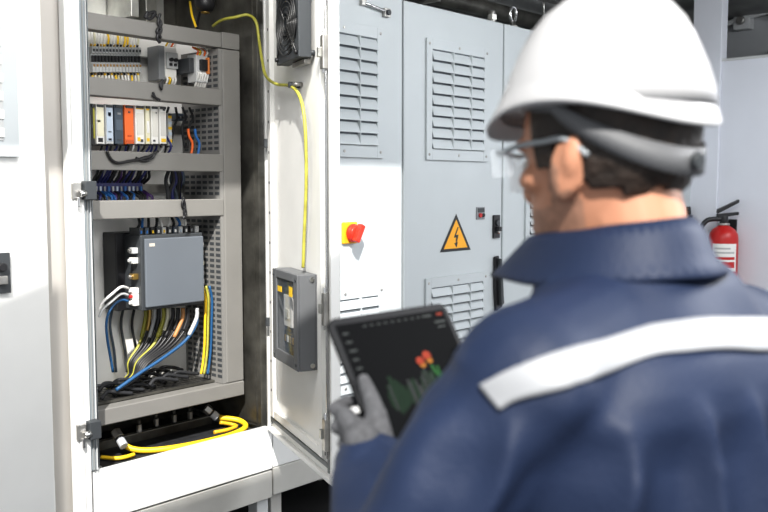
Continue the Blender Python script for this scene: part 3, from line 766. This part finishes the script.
# fitting seen over the end wall
pf = onP(745,22,(7.58,0,0),(1,0,0))
ft2 = thing('wall_fitting', 'pale clamp fitting on the grey wall above the white end wall', 'fitting', pf)
b = MB(); b.box((7.50,pf.y-.07,pf.z-.07),(7.60,pf.y+.07,pf.z+.07), lightg); b.cyl((7.46,pf.y,pf.z),(7.50,pf.y,pf.z), .035, steel, 14); obj('bracket', b, ft2, .01)
b = MB(); b.tube([(7.52,pf.y+.34,pf.z-.12),(7.52,pf.y+.2,pf.z-.03),(7.52,pf.y+.0,pf.z+.02),(7.52,pf.y-.35,pf.z+.07)], .022, lightg, 12); obj('pipe', b, ft2)
b = MB(); b.cyl((7.54,2.6,2.62),(7.54,-1.0,2.66), .04, lightg, 16); b.cyl((7.54,2.6,3.0-.06),(7.54,-1,3.0-.08), .05, midg, 16)
obj('ceiling_pipe', b, None, 0, 'long pale pipe along the grey wall above the white end wall', 'pipe')

# fire extinguisher on the end wall
ec = V((6.51-.125, 2.50, 0)); ex = thing('fire_extinguisher', 'red fire extinguisher with black hose hanging on the white end wall', 'fire extinguisher', (ec.x,ec.y,.72))
R_ = .104
b = MB(); b.lathe((ec.x,ec.y,.72), (0,0,1), [(R_*.8,0),(R_,.015),(R_,.44),(R_*.95,.475),(R_*.75,.51),(R_*.4,.535),(.032,.545),(.001,.546)], red, 36); obj('cylinder', b, ex)
b = MB(); i = b.mi(white); 
to_cam = math.atan2(-ec.y, -ec.x)
def arc(t, z, r): return (ec.x+math.cos(t)*r, ec.y+math.sin(t)*r, z)
def patch(b, m, t0, t1, z0, z1, r, n=14):
    i = b.mi(m); vs = [[b.v(arc(to_cam+t0+(t1-t0)*k/n, z, r)) for z in (z0,z1)] for k in range(n+1)]
    for k in range(n): b.face([vs[k][0],vs[k+1][0],vs[k+1][1],vs[k][1]], i, True)
patch(b, white, -.75, 1.0, .93, 1.13, R_+.0012)
patch(b, red, -.6, .85, 1.015, 1.035, R_+.002); patch(b, red, -.1, .85, .955, 1.0, R_+.002); patch(b, mat('grey_print',(.45,.45,.45),.5), -.6, .8, 1.06, 1.072, R_+.002); patch(b, mat('grey_print',(.45,.45,.45),.5), -.6, .5, 1.09, 1.102, R_+.002)
obj('label_sheet', b, ex)
b = MB(); b.cyl((ec.x,ec.y,1.262),(ec.x,ec.y,1.33), .03, black, 18); b.cyl((ec.x,ec.y,1.26),(ec.x,ec.y,1.275), .042, steel, 18)
rt_ = V((math.cos(HEAD),-math.sin(HEAD),0))
b.cyl(V((ec.x,ec.y,1.305)), V((ec.x,ec.y,1.305))-rt_*.075, .018, black, 12)
obj('valve', b, ex, .002)
b = MB()
def lever(z0, z1, w):
    a0 = V((ec.x,ec.y,z0))-rt_*.05; a1 = V((ec.x,ec.y,z1))+rt_*.10; dn_ = V((rt_.y,-rt_.x,0))*w
    b.prism([a0-dn_, a1-dn_*.8, a1-dn_*.8+V((0,0,.022)), a0-dn_+V((0,0,.03))], dn_*2, black)
lever(1.312,1.335,.02); lever(1.345,1.425,.02)
obj('carry_handle', b, ex, .003)
b = MB(); c0 = V((ec.x,ec.y,1.305))
b.tube([c0-rt_*.07, c0-rt_*.125+V((0,0,-.012)), c0-rt_*.165+V((0,0,-.07)), c0-rt_*.165+V((0,0,-.17)), c0-rt_*.14+V((0,0,-.28)), c0-rt_*.125+V((0,0,-.40))], .018, black, 12)
b.cyl(c0-rt_*.125+V((0,0,-.40)), c0-rt_*.12+V((0,0,-.54)), .02, black, 14, .03)
obj('hose', b, ex)
b = MB(); b.box((ec.x-.01,ec.y-.03,1.14),(6.509,ec.y+.03,1.17), black); b.box((6.495,ec.y-.05,.90),(6.509,ec.y+.05,1.30), black); obj('wall_mount', b, ex, .002)
# ------------------------------------------------------------------ the man with the tablet
PB = Matrix.Translation((.900,.4385,0)) @ Matrix.Rotation(math.radians(-7.5),4,'Z')      # feet origin, facing +Y
PHD = PB @ Matrix.Translation((-.006,.0455,1.575)) @ Matrix.Rotation(math.radians(0),4,'Z') @ Matrix.Rotation(math.radians(-6),4,'X')
skin = mat('skin', (.54,.26,.16), .5, nscale=14, namt=.08)
stub = mat('beard_stubble', (.40,.215,.145), .6, nscale=60, namt=.25)
hairm = mat('dark_brown_hair', (.022,.014,.010), .55, nscale=45, namt=.6, bump=.4, bscale=90)
navy = mat('navy_workwear', (.012,.0225,.058), .58, nscale=3.5, namt=.2, spec=.4, bump=.12, bscale=240)
navyt = mat('navy_trousers', (.012,.022,.06), .75, nscale=4, namt=.1)
refl = mat('reflective_silver', (.35,.36,.38), .45, nscale=6, namt=.07)
hatm = mat('white_hat_shell', (.58,.58,.59), .3)
strapm = mat('grey_headband', (.13,.133,.14), .6)
glovem = mat('grey_knit_glove', (.09,.092,.10), .85, nscale=120, namt=.25, bump=.3, bscale=200)
bootm = mat('black_boot', (.02,.02,.02), .5)
lipm = mat('lip', (.45,.2,.15), .5)

def remeshed(mb, vox, smooth=6, disp=None, factor=.5):
    """weld overlapping closed pieces into one continuous surface; returns a new bmesh in world space"""
    bm = mb.bm; bmesh.ops.recalc_face_normals(bm, faces=bm.faces)
    me = bpy.data.meshes.new('weld'); bm.to_mesh(me); bm.free()
    o = bpy.data.objects.new('weld', me); C.objects.link(o)
    r = o.modifiers.new('r','REMESH'); r.mode = 'VOXEL'; r.voxel_size = vox; r.use_smooth_shade = True
    s = o.modifiers.new('s','SMOOTH'); s.iterations = smooth; s.factor = factor
    dg = bpy.context.evaluated_depsgraph_get(); dg.update()
    ev = o.evaluated_get(dg); m2 = bpy.data.meshes.new_from_object(ev)
    bpy.data.objects.remove(o); bpy.data.meshes.remove(me)
    out = bmesh.new(); out.from_mesh(m2); bpy.data.meshes.remove(m2)
    for f in out.faces: f.smooth = True
    if disp:
        out.normal_update()
        off = [disp(v.co, v.normal) for v in out.verts]
        for v, d in zip(out.verts, off): v.co += v.normal*d
    return out
def take(bm, mats):
    k = MB(); k.bm.free(); k.bm = bm; k.mats = list(mats); return k

def oval(cx, cy, z, rx, rf, rb, n=40, e=2.3):
    pts = []
    for k in range(n):
        t = 2*PI*k/n; c, s = math.cos(t), math.sin(t)
        x = math.copysign(abs(c)**(2/e), c)*rx; y = math.copysign(abs(s)**(2/e), s)*(rf if s > 0 else rb)
        pts.append((cx+x, cy+y, z))
    return pts
BI = PB.inverted()
def loc(p): return BI @ V(p)          # world -> body frame
L_SH = V((-.185,-.005,1.362)); L_EL = loc((.620,.560,1.150)); L_WR = loc((.744,.702,1.226))
R_SH = V((.190,-.005,1.352)); R_EL = V((.285,.10,1.16)); R_WR = loc((1.075,.665,1.205))

man = thing('person', 'man seen from behind in navy jacket and white hard hat, gloved hand holding a tablet', 'person', (.900,.4385,0))

# tablet frame: top-left corner, right axis, up axis, screen normal
TL = V((.762,.797,1.381)); TR = V((.9994,-.0349,0)); tf = V((.0349,.9994,0)); tau = math.radians(32)
TU = V((0,0,1))*math.cos(tau)+tf*math.sin(tau); TN = -tf*math.cos(tau)+V((0,0,1))*math.sin(tau)
TM = Matrix(((TR.x,TU.x,TN.x,TL.x),(TR.y,TU.y,TN.y,TL.y),(TR.z,TU.z,TN.z,TL.z),(0,0,0,1)))   # (along, up, off the screen)
TWd, THt = .228, .178

# ---- head shape (head frame: origin between the ears)
def head_mesh(b, n=32):
    prof = [(-.122,.082,-.045,.022),(-.113,.094,-.02,.038),(-.098,.099,.01,.050),(-.078,.099,.035,.058),(-.055,.098,.058,.064),(-.028,.095,.078,.069),(.0,.091,.090,.072),(.028,.097,.096,.075),(.055,.094,.098,.077),(.082,.082,.090,.073),(.104,.06,.072,.06),(.120,.03,.045,.04),(.128,.005,.01,.01)]
    b.rings([oval(0,0,z,hw,yf,yb,n,2.25) for z,yf,yb,hw in prof], skin)
def hand(b, m, grow=0):
    """left hand on the tablet's left edge: palm, thumb over the front, four fingers curled behind"""
    T = lambda a,c,n_: TM @ V((a, -c-.016, n_))
    wr = V((.744,.702,1.226))
    k = 1
    b.capsule(wr, T(-.036,.146,.019), .024+grow, .023+grow, m, 14)
    for (a,c,n_) in ((-.022,.112,-.004),(-.024,.128,-.005),(-.022,.146,-.004),(-.016,.162,.0)):
        b.capsule(T(-.030,.148,.016), T(a-.004,c,n_), .020+grow, .0125+grow, m, 12)
    fingers = [((-.022,.108,-.004),(-.022,.092,-.022),(.006,.086,-.028),(.028,.090,-.021),.0088),
               ((-.025,.126,-.005),(-.027,.114,-.024),(.006,.110,-.030),(.033,.113,-.022),.0092),
               ((-.024,.144,-.004),(-.026,.136,-.024),(.004,.134,-.029),(.030,.137,-.022),.0088),
               ((-.018,.160,.0),(-.020,.156,-.021),(.004,.156,-.026),(.022,.158,-.020),.0080)]
    for p0,p1,p2,p3,r in fingers:
        b.capsule(T(*p0),T(*p1), r*1.12+grow, r+grow, m, 12); b.capsule(T(*p1),T(*p2), r+grow, r*.95+grow, m, 12); b.capsule(T(*p2),T(*p3), r*.95+grow, r*.8+grow, m, 12)
    b.capsule(T(-.012,.150,.022), T(-.006,.122,.026), .0175+grow, .0135+grow, m, 14)
    b.capsule(T(-.006,.122,.026), T(.002,.098,.020), .0128+grow, .0105+grow, m, 14)
    b.capsule(T(.002,.098,.020), T(.009,.074,.0125), .0105+grow, .0082+grow, m, 14)
def hand_r(b, m, grow=0):
    T = lambda a,c,n_: TM @ V((TWd-a, -c, n_))
    wr = PB @ R_WR
    b.capsule(wr, T(-.036,.146,.019), .024+grow, .023+grow, m, 14)
    for i in range(4):
        c = .108+.018*i; r = (.0088,.0092,.0088,.008)[i]
        b.capsule(T(-.026,.148,.014), T(-.028,c,-.004), .020+grow, .0125+grow, m, 12)
        b.capsule(T(-.024,c,-.004),T(-.025,c-.012,-.023), r*1.1+grow, r+grow, m, 12); b.capsule(T(-.025,c-.012,-.023),T(.005,c-.014,-.028), r+grow, r*.9+grow, m, 12); b.capsule(T(.005,c-.014,-.028),T(.028,c-.012,-.021), r*.9+grow, r*.78+grow, m, 12)
    b.capsule(T(-.012,.150,.020), T(-.006,.122,.025), .0175+grow, .0135+grow, m, 14); b.capsule(T(-.006,.122,.025), T(.002,.098,.020), .0128+grow, .0105+grow, m, 14); b.capsule(T(.002,.098,.020), T(.009,.074,.0125), .0105+grow, .0082+grow, m, 14)

# ---- continuous body
b = MB(PHD)
head_mesh(b)
b.capsule((0,.088,.022),(0,.112,-.022), .008, .0125, skin, 12); b.ell((0,.106,-.030),(.016,.012,.010), skin)
b.ell((.032,.085,.030),(.022,.014,.009), skin); b.ell((-.032,.085,.030),(.022,.014,.009), skin)
b.ell((0,.098,-.066),(.022,.009,.006), skin); b.ell((0,.096,-.078),(.020,.010,.006), skin); b.ell((0,.092,-.105),(.018,.012,.013), skin)
for s in (-1,1):
    b.ell((s*.05,.055,-.012),(.02,.03,.018), skin)
    T = Matrix.Rotation(s*-.35,3,'Z') @ Matrix.Rotation(.22,3,'X')
    b.ell((s*.079,-.006,-.006),(.010,.021,.034), skin, T); b.ell((s*.083,-.016,.004),(.010,.012,.024), skin, T); b.ell((s*.078,.004,-.032),(.009,.011,.012), skin, T)
b.M = PHD; b.capsule((0,-.020,-.03),(0,-.040,-.13), .057, .055, skin)
b.M = PB
b.capsule((.0,.024,1.50),(0,.010,1.39), .056, .062, skin)
b.rings([oval(0,0,z,rx,rf,rb) for z,rx,rf,rb in ((.86,.165,.10,.11),(1.0,.155,.10,.10),(1.15,.155,.10,.10),(1.28,.165,.105,.10),(1.35,.155,.085,.09),(1.41,.09,.06,.065))], skin)
b.capsule((-.06,0,1.35), L_SH, .05,.05, skin); b.capsule((.06,0,1.35), R_SH, .05,.05, skin)
b.capsule(L_SH, L_EL, .055,.043, skin); b.capsule(L_EL, L_WR, .042,.027, skin); b.capsule(R_SH, R_EL, .055,.043, skin); b.capsule(R_EL, R_WR, .042,.027, skin)
for s in (-1,1):
    b.capsule((s*.085,0,.90),(s*.10,.01,.50), .09,.058, skin); b.capsule((s*.10,.01,.50),(s*.11,-.02,.09), .056,.038, skin); b.capsule((s*.11,-.03,.055),(s*.12,.12,.045), .035,.03, skin)
b.M = Matrix(); hand(b, skin, -.0016); hand_r(b, skin, -.0016)
bm = remeshed(b, .0042, 5)
hinv = PHD.inverted()
bm.normal_update()
for v, nv in [(v, v.normal.copy()) for v in bm.verts]:
    q = loc(v.co)
    if .8 < q.z < 1.455 and q.y < .16: v.co -= nv*.012*min(1,(1.455-q.z)/.02)
for f in bm.faces:
    c = hinv @ f.calc_center_median()
    nz = noise.noise(c*40)*.006
    if -.14 < c.z < .05 and c.y > -.02:
        jaw = c.z < -.045+nz+max(0,.03-c.y)*.4 and c.y > -.01 and c.z > -.135
        mous = c.y > .07 and -.066 < c.z < -.05
        side = abs(c.x) > .05 and .0+nz < c.y < .032+nz and c.z < .0
        if jaw or mous or side: f.material_index = 1
        if abs(c.x) < .022 and c.y > .09 and -.082 < c.z < -.06: f.material_index = 2
obj('body', take(bm, [skin, stub, lipm]), man)
for s in (-1,1):
    b = MB(PHD); b.ell((s*.032,.083,.004),(.0135,.0105,.0115), white); b.ell((s*.032,.0915,.003),(.0055,.003,.0055), darkg); obj('eye', b, man)

# ---- hair: a shell over the back and sides below the hat
b = MB(PHD)
head_mesh(b, 48)
bm = b.bm
bmesh.ops.subdivide_edges(bm, edges=bm.edges[:], cuts=2, use_grid_fill=True, smooth=.2)
bm.normal_update()
kill = []
for f in bm.faces:
    c = hinv @ f.calc_center_median()
    nape = -.042 if c.y < -.03 else (-.042+(c.y+.03)*1.6)
    back = c.y < .012 and c.z > nape+noise.noise(c*60)*.006
    top = c.z > .062 and c.y < .07
    burn = abs(c.x) > .045 and .012 <= c.y < .040 and c.z > -.012
    if not (back or top or burn): kill.append(f)
bmesh.ops.delete(bm, geom=kill, context='FACES')
for v in bm.verts:
    c = hinv @ v.co; fade = min(1, max(.25, (c.z+.06)/.05))
    v.co += v.normal*(.0035+.006*fade+noise.noise(c*85)*.0022)
for _ in range(6): bmesh.ops.smooth_vert(bm, verts=[v for v in bm.verts if v.is_boundary], factor=.5, use_axis_x=True, use_axis_y=True, use_axis_z=True)
for f in bm.faces: f.smooth = True
o = obj('hair', take(bm, [hairm]), man); sm = o.modifiers.new('solid','SOLIDIFY'); sm.thickness = .006; sm.offset = -1

# ---- jacket
def fold(p, nrm):
    q = loc(p); d = 0
    if q.z > 1.53: return 0
    back = max(0, min(1, (-q.y+.03)/.06)); low = max(0, min(1, (1.355-q.z)/.07))
    ph = q.x*33+noise.noise(V((q.x*3,0,q.z*3.2)))*3.4
    ridge = (1-abs(math.sin(ph)))**1.6                                  # hanging folds
    d += back*low*(.054*ridge-.024)*(.45+.75*abs(noise.noise(V((q.x*4+3,1,q.z*1.6)))))
    d += back*low*.008*noise.noise(V((q.x*12,2,q.z*4)))
    d += back*.007*noise.noise(V((q.x*6,5,q.z*13)))
    d += .006*noise.noise(V((q.x*9,q.y*9,q.z*7)))
    arm = 1 if q.x < -.17 and q.z < 1.38 else 0
    if arm: d += .014*noise.noise(V((q.x*16,q.y*10,q.z*16)))
    return d
b = MB(PB)
jr = [(.76,.205,.135,.150,0),(.90,.205,.130,.145,0),(1.05,.200,.130,.135,0),(1.18,.208,.135,.135,-.003),(1.28,.218,.135,.138,-.006),(1.33,.216,.128,.136,-.006),(1.375,.190,.112,.124,0),(1.415,.145,.090,.105,.006),(1.45,.108,.084,.094,.014),(1.478,.080,.07,.072,.02)]
b.rings([oval(0,oy,z,rx,rf,rb,48,2.5) for z,rx,rf,rb,oy in jr], navy)
b.capsule((-.07,-.010,1.395), L_SH, .070, .078, navy); b.capsule((.07,-.010,1.388), R_SH, .070, .080, navy)
b.capsule(L_SH, L_SH.lerp(L_EL,.5), .079, .074, navy); b.capsule(L_SH.lerp(L_EL,.5), L_EL, .074, .064, navy); b.capsule(L_EL, L_EL.lerp(L_WR,.55), .066, .054, navy); b.capsule(L_EL.lerp(L_WR,.5), L_EL.lerp(L_WR,.86), .055, .042, navy)
b.capsule(R_SH, R_EL, .082, .066, navy); b.capsule(R_EL, R_EL.lerp(R_WR,.86), .066, .042, navy)
bm = remeshed(b, .0062, 8, fold)
bmesh.ops.smooth_vert(bm, verts=bm.verts, factor=.4, use_axis_x=True, use_axis_y=True, use_axis_z=True)
jk_tree = BVHTree.FromBMesh(bm)
jacket = obj('jacket', take(bm, [navy]), man)
# cuffs
for A_, B_ in ((L_EL,L_WR),(R_EL,R_WR)):
    b = MB(PB); p0 = A_.lerp(B_,.74); p1 = A_.lerp(B_,.97); d = (p1-p0).normalized(); a = d.orthogonal().normalized(); e = d.cross(a)
    def rg(p, r): return [p+(a*math.cos(2*PI*k/28)+e*math.sin(2*PI*k/28))*(r+.0014*math.sin(6*PI*k/28)) for k in range(28)]
    b.rings([rg(p0,.046),rg(p0.lerp(p1,.15),.0475),rg(p0.lerp(p1,.9),.0465),rg(p1,.0445),rg(p1,.038),rg(p0.lerp(p1,.3),.036)], navy, cap=False)
    obj('cuff', b, jacket)
# collar: stand and fold-over
def collar_ring(z_back, z_front, rx, rf, rb, tip, n=44, cy=.026):
    pts = []
    for k in range(n):
        t = math.radians(-248)+math.radians(316)*k/(n-1)          # from front-left round the back to front-right
        c, s = math.cos(t), math.sin(t); fr = max(0, s)
        x = c*rx*.93-.007; y = cy+s*(rf if s > 0 else rb)
        pts.append((x, y+tip*fr**2, z_back+(z_front-z_back)*(s+1)/2))
    return pts
b = MB(PB)
b.rings([collar_ring(1.415,1.39,.104,.10,.102,.0),collar_ring(1.475,1.452,.080,.085,.084,.02),collar_ring(1.510,1.482,.073,.085,.076,.03),
         collar_ring(1.514,1.486,.076,.090,.080,.032),collar_ring(1.500,1.470,.086,.098,.090,.042),collar_ring(1.472,1.446,.100,.108,.102,.058),collar_ring(1.458,1.438,.110,.114,.116,.062)], navy, cap=False, closed=False)
bmesh.ops.subdivide_edges(b.bm, edges=b.bm.edges[:], cuts=1, smooth=.3)
for v in b.bm.verts:
    q = loc(v.co); v.co += V((0,0,1))*noise.noise(q*13)*.004
for f in b.bm.faces: f.smooth = True
o = obj('collar', b, jacket); sm = o.modifiers.new('solid','SOLIDIFY'); sm.thickness = .004; sm.offset = 0
# reflective tape across the back, draped on the cloth
def drape(lo, hi, off, k_up=6):
    lo = spline([V(p) for p in lo], 8); hi = spline([V(p) for p in hi], 8)
    b = MB(); i = b.mi(refl); grid = []
    for p, q_ in zip(lo, hi):
        row = []
        for j in range(k_up+1):
            h, nn, _, _ = jk_tree.find_nearest(PB @ p.lerp(q_, j/k_up))
            row.append(b.bm.verts.new(h+nn*off))
        grid.append(row)
    for ra, rb_ in zip(grid, grid[1:]):
        for j in range(k_up): b.face([ra[j],rb_[j],rb_[j+1],ra[j+1]], i, True)
    bmesh.ops.smooth_vert(b.bm, verts=b.bm.verts, factor=.3, use_axis_x=True, use_axis_y=True, use_axis_z=True)
    o = obj('reflective_stripe', b, jacket); sm = o.modifiers.new('solid','SOLIDIFY'); sm.thickness = .0015; sm.offset = 1
    return o
drape([(-.261,-.029,1.350),(-.251,-.043,1.361),(-.216,-.076,1.374),(-.167,-.078,1.380),(-.125,-.091,1.388),(-.084,-.108,1.390),(-.02,-.118,1.386),(.038,-.121,1.380),(.10,-.115,1.376),(.17,-.09,1.372),(.22,-.07,1.368),(.255,-.035,1.360)],
      [(-.264,-.006,1.370),(-.248,-.035,1.388),(-.216,-.059,1.403),(-.168,-.066,1.408),(-.114,-.073,1.414),(-.073,-.090,1.418),(.004,-.099,1.415),(.084,-.097,1.409),(.13,-.085,1.405),(.18,-.07,1.400),(.225,-.05,1.392),(.258,-.015,1.382)], .0035)
# ---- glove, trousers, boots
b = MB(); hand(b, glovem, 0)
wr = PB @ L_WR; b.capsule(wr, PB @ L_EL.lerp(L_WR,.8), .0285, .0295, glovem, 16)
bm = remeshed(b, .0026, 4); obj('glove', take(bm, [glovem]), man)
b = MB(); hand_r(b, glovem, 0)
b.capsule(PB @ R_WR, PB @ R_EL.lerp(R_WR,.8), .0285, .0295, glovem, 16)
bm = remeshed(b, .0026, 4); obj('glove', take(bm, [glovem]), man)
b = MB(PB)
b.rings([oval(0,0,z,rx,rf,rb) for z,rx,rf,rb in ((.74,.17,.11,.12),(.84,.185,.115,.125),(.95,.175,.11,.11),(1.02,.165,.105,.105))], navyt)
for s in (-1,1):
    b.capsule((s*.085,0,.86),(s*.10,.012,.50), .105,.082, navyt); b.capsule((s*.10,.012,.50),(s*.11,-.015,.13), .080,.072, navyt)
bm = remeshed(b, .010, 6, lambda p,n_: .006*noise.noise(V((loc(p).x*8,loc(p).y*8,loc(p).z*14)))); obj('trousers', take(bm, [navyt]), man)
for s in (-1,1):
    b = MB(PB); b.capsule((s*.11,-.03,.06),(s*.12,.13,.05), .052,.045, bootm); b.capsule((s*.11,-.03,.06),(s*.11,-.02,.2), .056,.052, bootm); b.box((s*.115-.05,-.09,0),(s*.115+.05,.18,.03), bootm)
    bm = remeshed(b, .006, 5)
    for v in bm.verts:
        if v.co.z < 0: v.co.z = 0
    obj('boot', take(bm, [bootm]), man)

# ---- hard hat
HM = PHD @ Matrix.Translation((0,.004,.017)) @ Matrix.Rotation(math.radians(5),4,'X')
b = MB(HM)
def hr(z, rx, rf, rb, n=64): return oval(0,0,z,rx,rf,rb,n,2.1)
dome = [(.042,.1085,.124,.122),(.062,.1055,.116,.119),(.085,.099,.105,.111),(.108,.090,.092,.100),(.128,.079,.078,.088),(.145,.065,.062,.072),(.158,.049,.045,.054),(.167,.030,.027,.033),(.1705,.005,.005,.006)]
b.rings([hr(*d) for d in dome], hatm, cap=True)
bm = b.bm
# raised centre ridge and two side ribs
for v in bm.verts:
    q = HM.inverted() @ v.co
    if q.z > .07:
        f = min(1,(q.z-.07)/.04); g = math.exp(-(q.x/.024)**4)*.007 + (math.exp(-((abs(q.x)-.05)/.011)**2))*.003
        v.co += (HM.to_3x3() @ V((0,0,1)))*g*f*(1 if q.y > -.11 else .4) + (HM.to_3x3() @ V((0,-1 if q.y < 0 else 1,0)))*g*f*.7
sh = obj('hard_hat', b, man)
b = MB(HM); n = 72
def brim(z, grow, peak):
    pts = []
    for k in range(n):
        t = 2*PI*k/n; c, s = math.cos(t), math.sin(t); fr = max(0, s)**2.2
        rx = .108+grow; ry = (.122 if s > 0 else .120)+grow+peak*fr
        pts.append((math.copysign(abs(c)**(2/2.1),c)*rx, math.copysign(abs(s)**(2/2.1),s)*ry, z-.007*fr*(1 if peak else 0)-(.006*max(0,-s)**2) + .021*abs(c)**2.2))
    return pts
b.rings([brim(.046,-.001,0),brim(.040,.001,.006),brim(.032,.0035,.017),brim(.026,.005,.024),brim(.022,.0045,.0235),brim(.024,.002,.017),brim(.030,-.003,0)], hatm, cap=False)
obj('brim', b, sh)
# headband: from the temples over the ears, low round the nape
b = MB(HM); i = b.mi(strapm); rows = []
for k in range(41):
    t = math.radians(150)+math.radians(240)*k/40; c, s = math.cos(t), math.sin(t)
    u = max(0, -s); z = .044-.064*u**.8+(.012*max(0,s))
    x = c*(.093); y = s*(.111 if s < 0 else .105); hgt = .018+.011*u
    rows.append([(x*.985,y*.985,z-hgt/2),(x*1.0,y*1.0,z-hgt/2),(x*1.01,y*1.01,z+hgt/2),(x*.99,y*.99,z+hgt/2)])
b.rings(rows, strapm)
obj('headband', b, sh)
b = MB(HM); b.cyl((0,-.112,-.018),(0,-.119,-.019), .010, darkg, 20); obj('ratchet_knob', b, sh, .002)
b = MB(HM); b.rings([[ (math.cos(2*PI*k/40)*.094*f, math.sin(2*PI*k/40)*.107*f, z) for k in range(40)] for f,z in ((1,.062),(1.02,.062),(1.02,.045),(1,.045))], black, cap=False); obj('sweatband', b, sh)
# safety glasses
b = MB(PHD)
for s in (-1,1):
    b.rings([[(s*(.012+.062*u), .114-.034*u**2.2+.002, .022-.002*u-d*1.0) for d in (0,.012,.03,.044)] for u in [k/8 for k in range(9)]], clear, cap=False, closed=False)
sg = obj('safety_glasses', b, man); sm = sg.modifiers.new('solid','SOLIDIFY'); sm.thickness = .002
for s in (-1,1):
    b = MB(PHD); b.tube([(s*.074,.094,.020),(s*.083,.06,.024),(s*.084,.02,.024),(s*.086,-.01,.022),(s*.082,-.035,.002)], .0032, mat('frosted_grey',(.35,.38,.40),.3), 8); b.box((s*.076-.006,.078,-.006),(s*.076+.006,.100,.026), clear)
    obj('temple_arm', b, sg)
b = MB(PHD); b.tube([(-.074,.096,.023),(-.045,.116,.025),(0,.128,.024),(.045,.116,.025),(.074,.096,.023)], .0028, mat('frosted_grey',(.35,.38,.40),.3), 8); obj('brow_bar', b, sg)

# ---- tablet
tb = thing('tablet', 'black tablet showing a dark chart screen, held in the gloved hand', 'tablet', TM @ V((0,-THt,0)))
def rrect(w_, h_, r, z, inset=0, n=6):
    pts = []
    for cx, cy, a0 in ((w_-r,-r,0),(r,-r,90),(r,-h_+r,180),(w_-r,-h_+r,270)):
        for k in range(n+1):
            t = math.radians(a0+90*k/n); pts.append((cx+math.cos(t)*(r-inset), cy+math.sin(t)*(r-inset), z))
    return pts
b = MB(TM); b.rings([rrect(TWd,THt,.014,-.0075,.002),rrect(TWd,THt,.014,-.0055),rrect(TWd,THt,.014,-.001),rrect(TWd,THt,.014,0,.001)], mat('tablet_case',(.008,.0085,.010),.55,spec=.2), smooth=False); obj('case', b, tb)
b = MB(TM); b.prism([(.010,-.010,.0002),(TWd-.010,-.010,.0002),(TWd-.010,-THt+.010,.0002),(.010,-THt+.010,.0002)], (0,0,.0005), mat('tablet_screen',(.003,.0033,.0038),.6,emit=.1,spec=.04)); scr = obj('screen', b, tb)
scr_g = mat('screen_green',(.025,.10,.03),.6,emit=.12,spec=.05); scr_r = mat('screen_red',(.22,.035,.02),.6,emit=.1,spec=.05); scr_o = mat('screen_orange',(.24,.10,.02),.6,emit=.1,spec=.05); scr_t = mat('screen_text',(.05,.055,.055),.6,emit=.1,spec=.05); scr_d = mat('screen_dark_green',(.016,.035,.020),.6,emit=.1,spec=.05)
b = MB(TM); zz = .0008
def q(x0,y0,x1,y1,m_): b.prism([(x0,-y1,zz),(x1,-y1,zz),(x1,-y0,zz),(x0,-y0,zz)], (0,0,.0002), m_)
r_ = random.Random(11); scr_r2 = mat('screen_dull_red',(.16,.03,.02),.6,emit=.1,spec=.05)
for k in range(11): q(.016,.022+k*.012,.016+.006+.008*r_.random(),.0245+k*.012, scr_t)
obj('menu_text', b, scr); b = MB(TM)
for k in range(10): q(.055+k*.013,.016,.055+k*.013+.006,.0178, scr_t)
q(.200,.0145,.212,.018, scr_r2); q(.170,.015,.188,.018, scr_t); q(.190,.026,.212,.029, scr_t); q(.192,.034,.208,.036, scr_t)
obj('status_text', b, scr); b = MB(TM)
for k in range(44):
    x = .05+k*.0035; h_ = .012+.032*abs(math.sin(k*.35)+.4*r_.random()); q(x,.120-h_*.6,x+.0016,.125+h_*.3, scr_d if r_.random() < .7 else scr_t)
b.M = TM
def blob(x,y,rx,ry,m_): b.prism([(x+math.cos(2*PI*k/14)*rx,-y+math.sin(2*PI*k/14)*ry,zz+.0002) for k in range(14)], (0,0,.0003), m_)
blob(.130,.078,.0075,.006,scr_r); blob(.146,.072,.008,.0065,scr_r); blob(.132,.084,.006,.004,scr_o); blob(.148,.080,.006,.004,scr_o)
for k in range(7): q(.146+k*.0012,.086+k*.004,.150+k*.0012,.090+k*.004, scr_g)
q(.140,.094,.144,.110, scr_d); q(.156,.089,.159,.104, scr_g)
obj('chart', b, scr)

# ------------------------------------------------------------------ light
w = bpy.data.worlds.new('world'); bpy.context.scene.world = w; w.use_nodes = True
bg = w.node_tree.nodes['Background']; bg.inputs['Color'].default_value = (.92,.96,1.0,1); bg.inputs['Strength'].default_value = .85
sd = bpy.data.lights.new('sun', 'SUN'); sun = bpy.data.objects.new('sun', sd); C.objects.link(sun)
sd.energy = 7.5; sd.angle = math.radians(.8); sd.color = (1,.97,.92)
dirv = SUN; sun.rotation_euler = dirv.to_track_quat('-Z','Y').to_euler()
def area(name, loc, target, size, power, col=(1,1,1)):
    l = bpy.data.lights.new(name, 'AREA'); o = bpy.data.objects.new(name, l); C.objects.link(o); l.energy = power; l.size = size; l.color = col
    o.location = loc; o.rotation_euler = (V(target)-V(loc)).to_track_quat('-Z','Y').to_euler(); return o
area('aisle_fill', (3.6,1.3,2.9), (3.8,2.4,1.2), 1.2, 45, (.95,.98,1))  # added fill from above the aisle, no fixture there
area('end_fill', (5.4,.6,2.9), (6.2,1.8,1.0), 1.2, 60, (.95,.97,1))  # added fill to brighten the end wall, unseen source
area('cabinet_fill', (1.25,1.7,2.6), (1.9,2.95,1.5), .7, 22, (1,.98,.95))  # added fill that lifts the open cabinet's interior, stands out in the aisle
area('near_rake', (2.3,-.35,2.35), (.9,.4,1.3), .5, 34, (.97,.98,1))  # added raking light from the right, brings out the jacket folds
vs = bpy.context.scene.view_settings
vs.view_transform = 'Standard'; vs.look = 'None'; vs.exposure = 0.0; vs.gamma = .92
bpy.context.scene.cycles.use_denoising = True
bpy.context.scene.cycles.max_bounces = 8
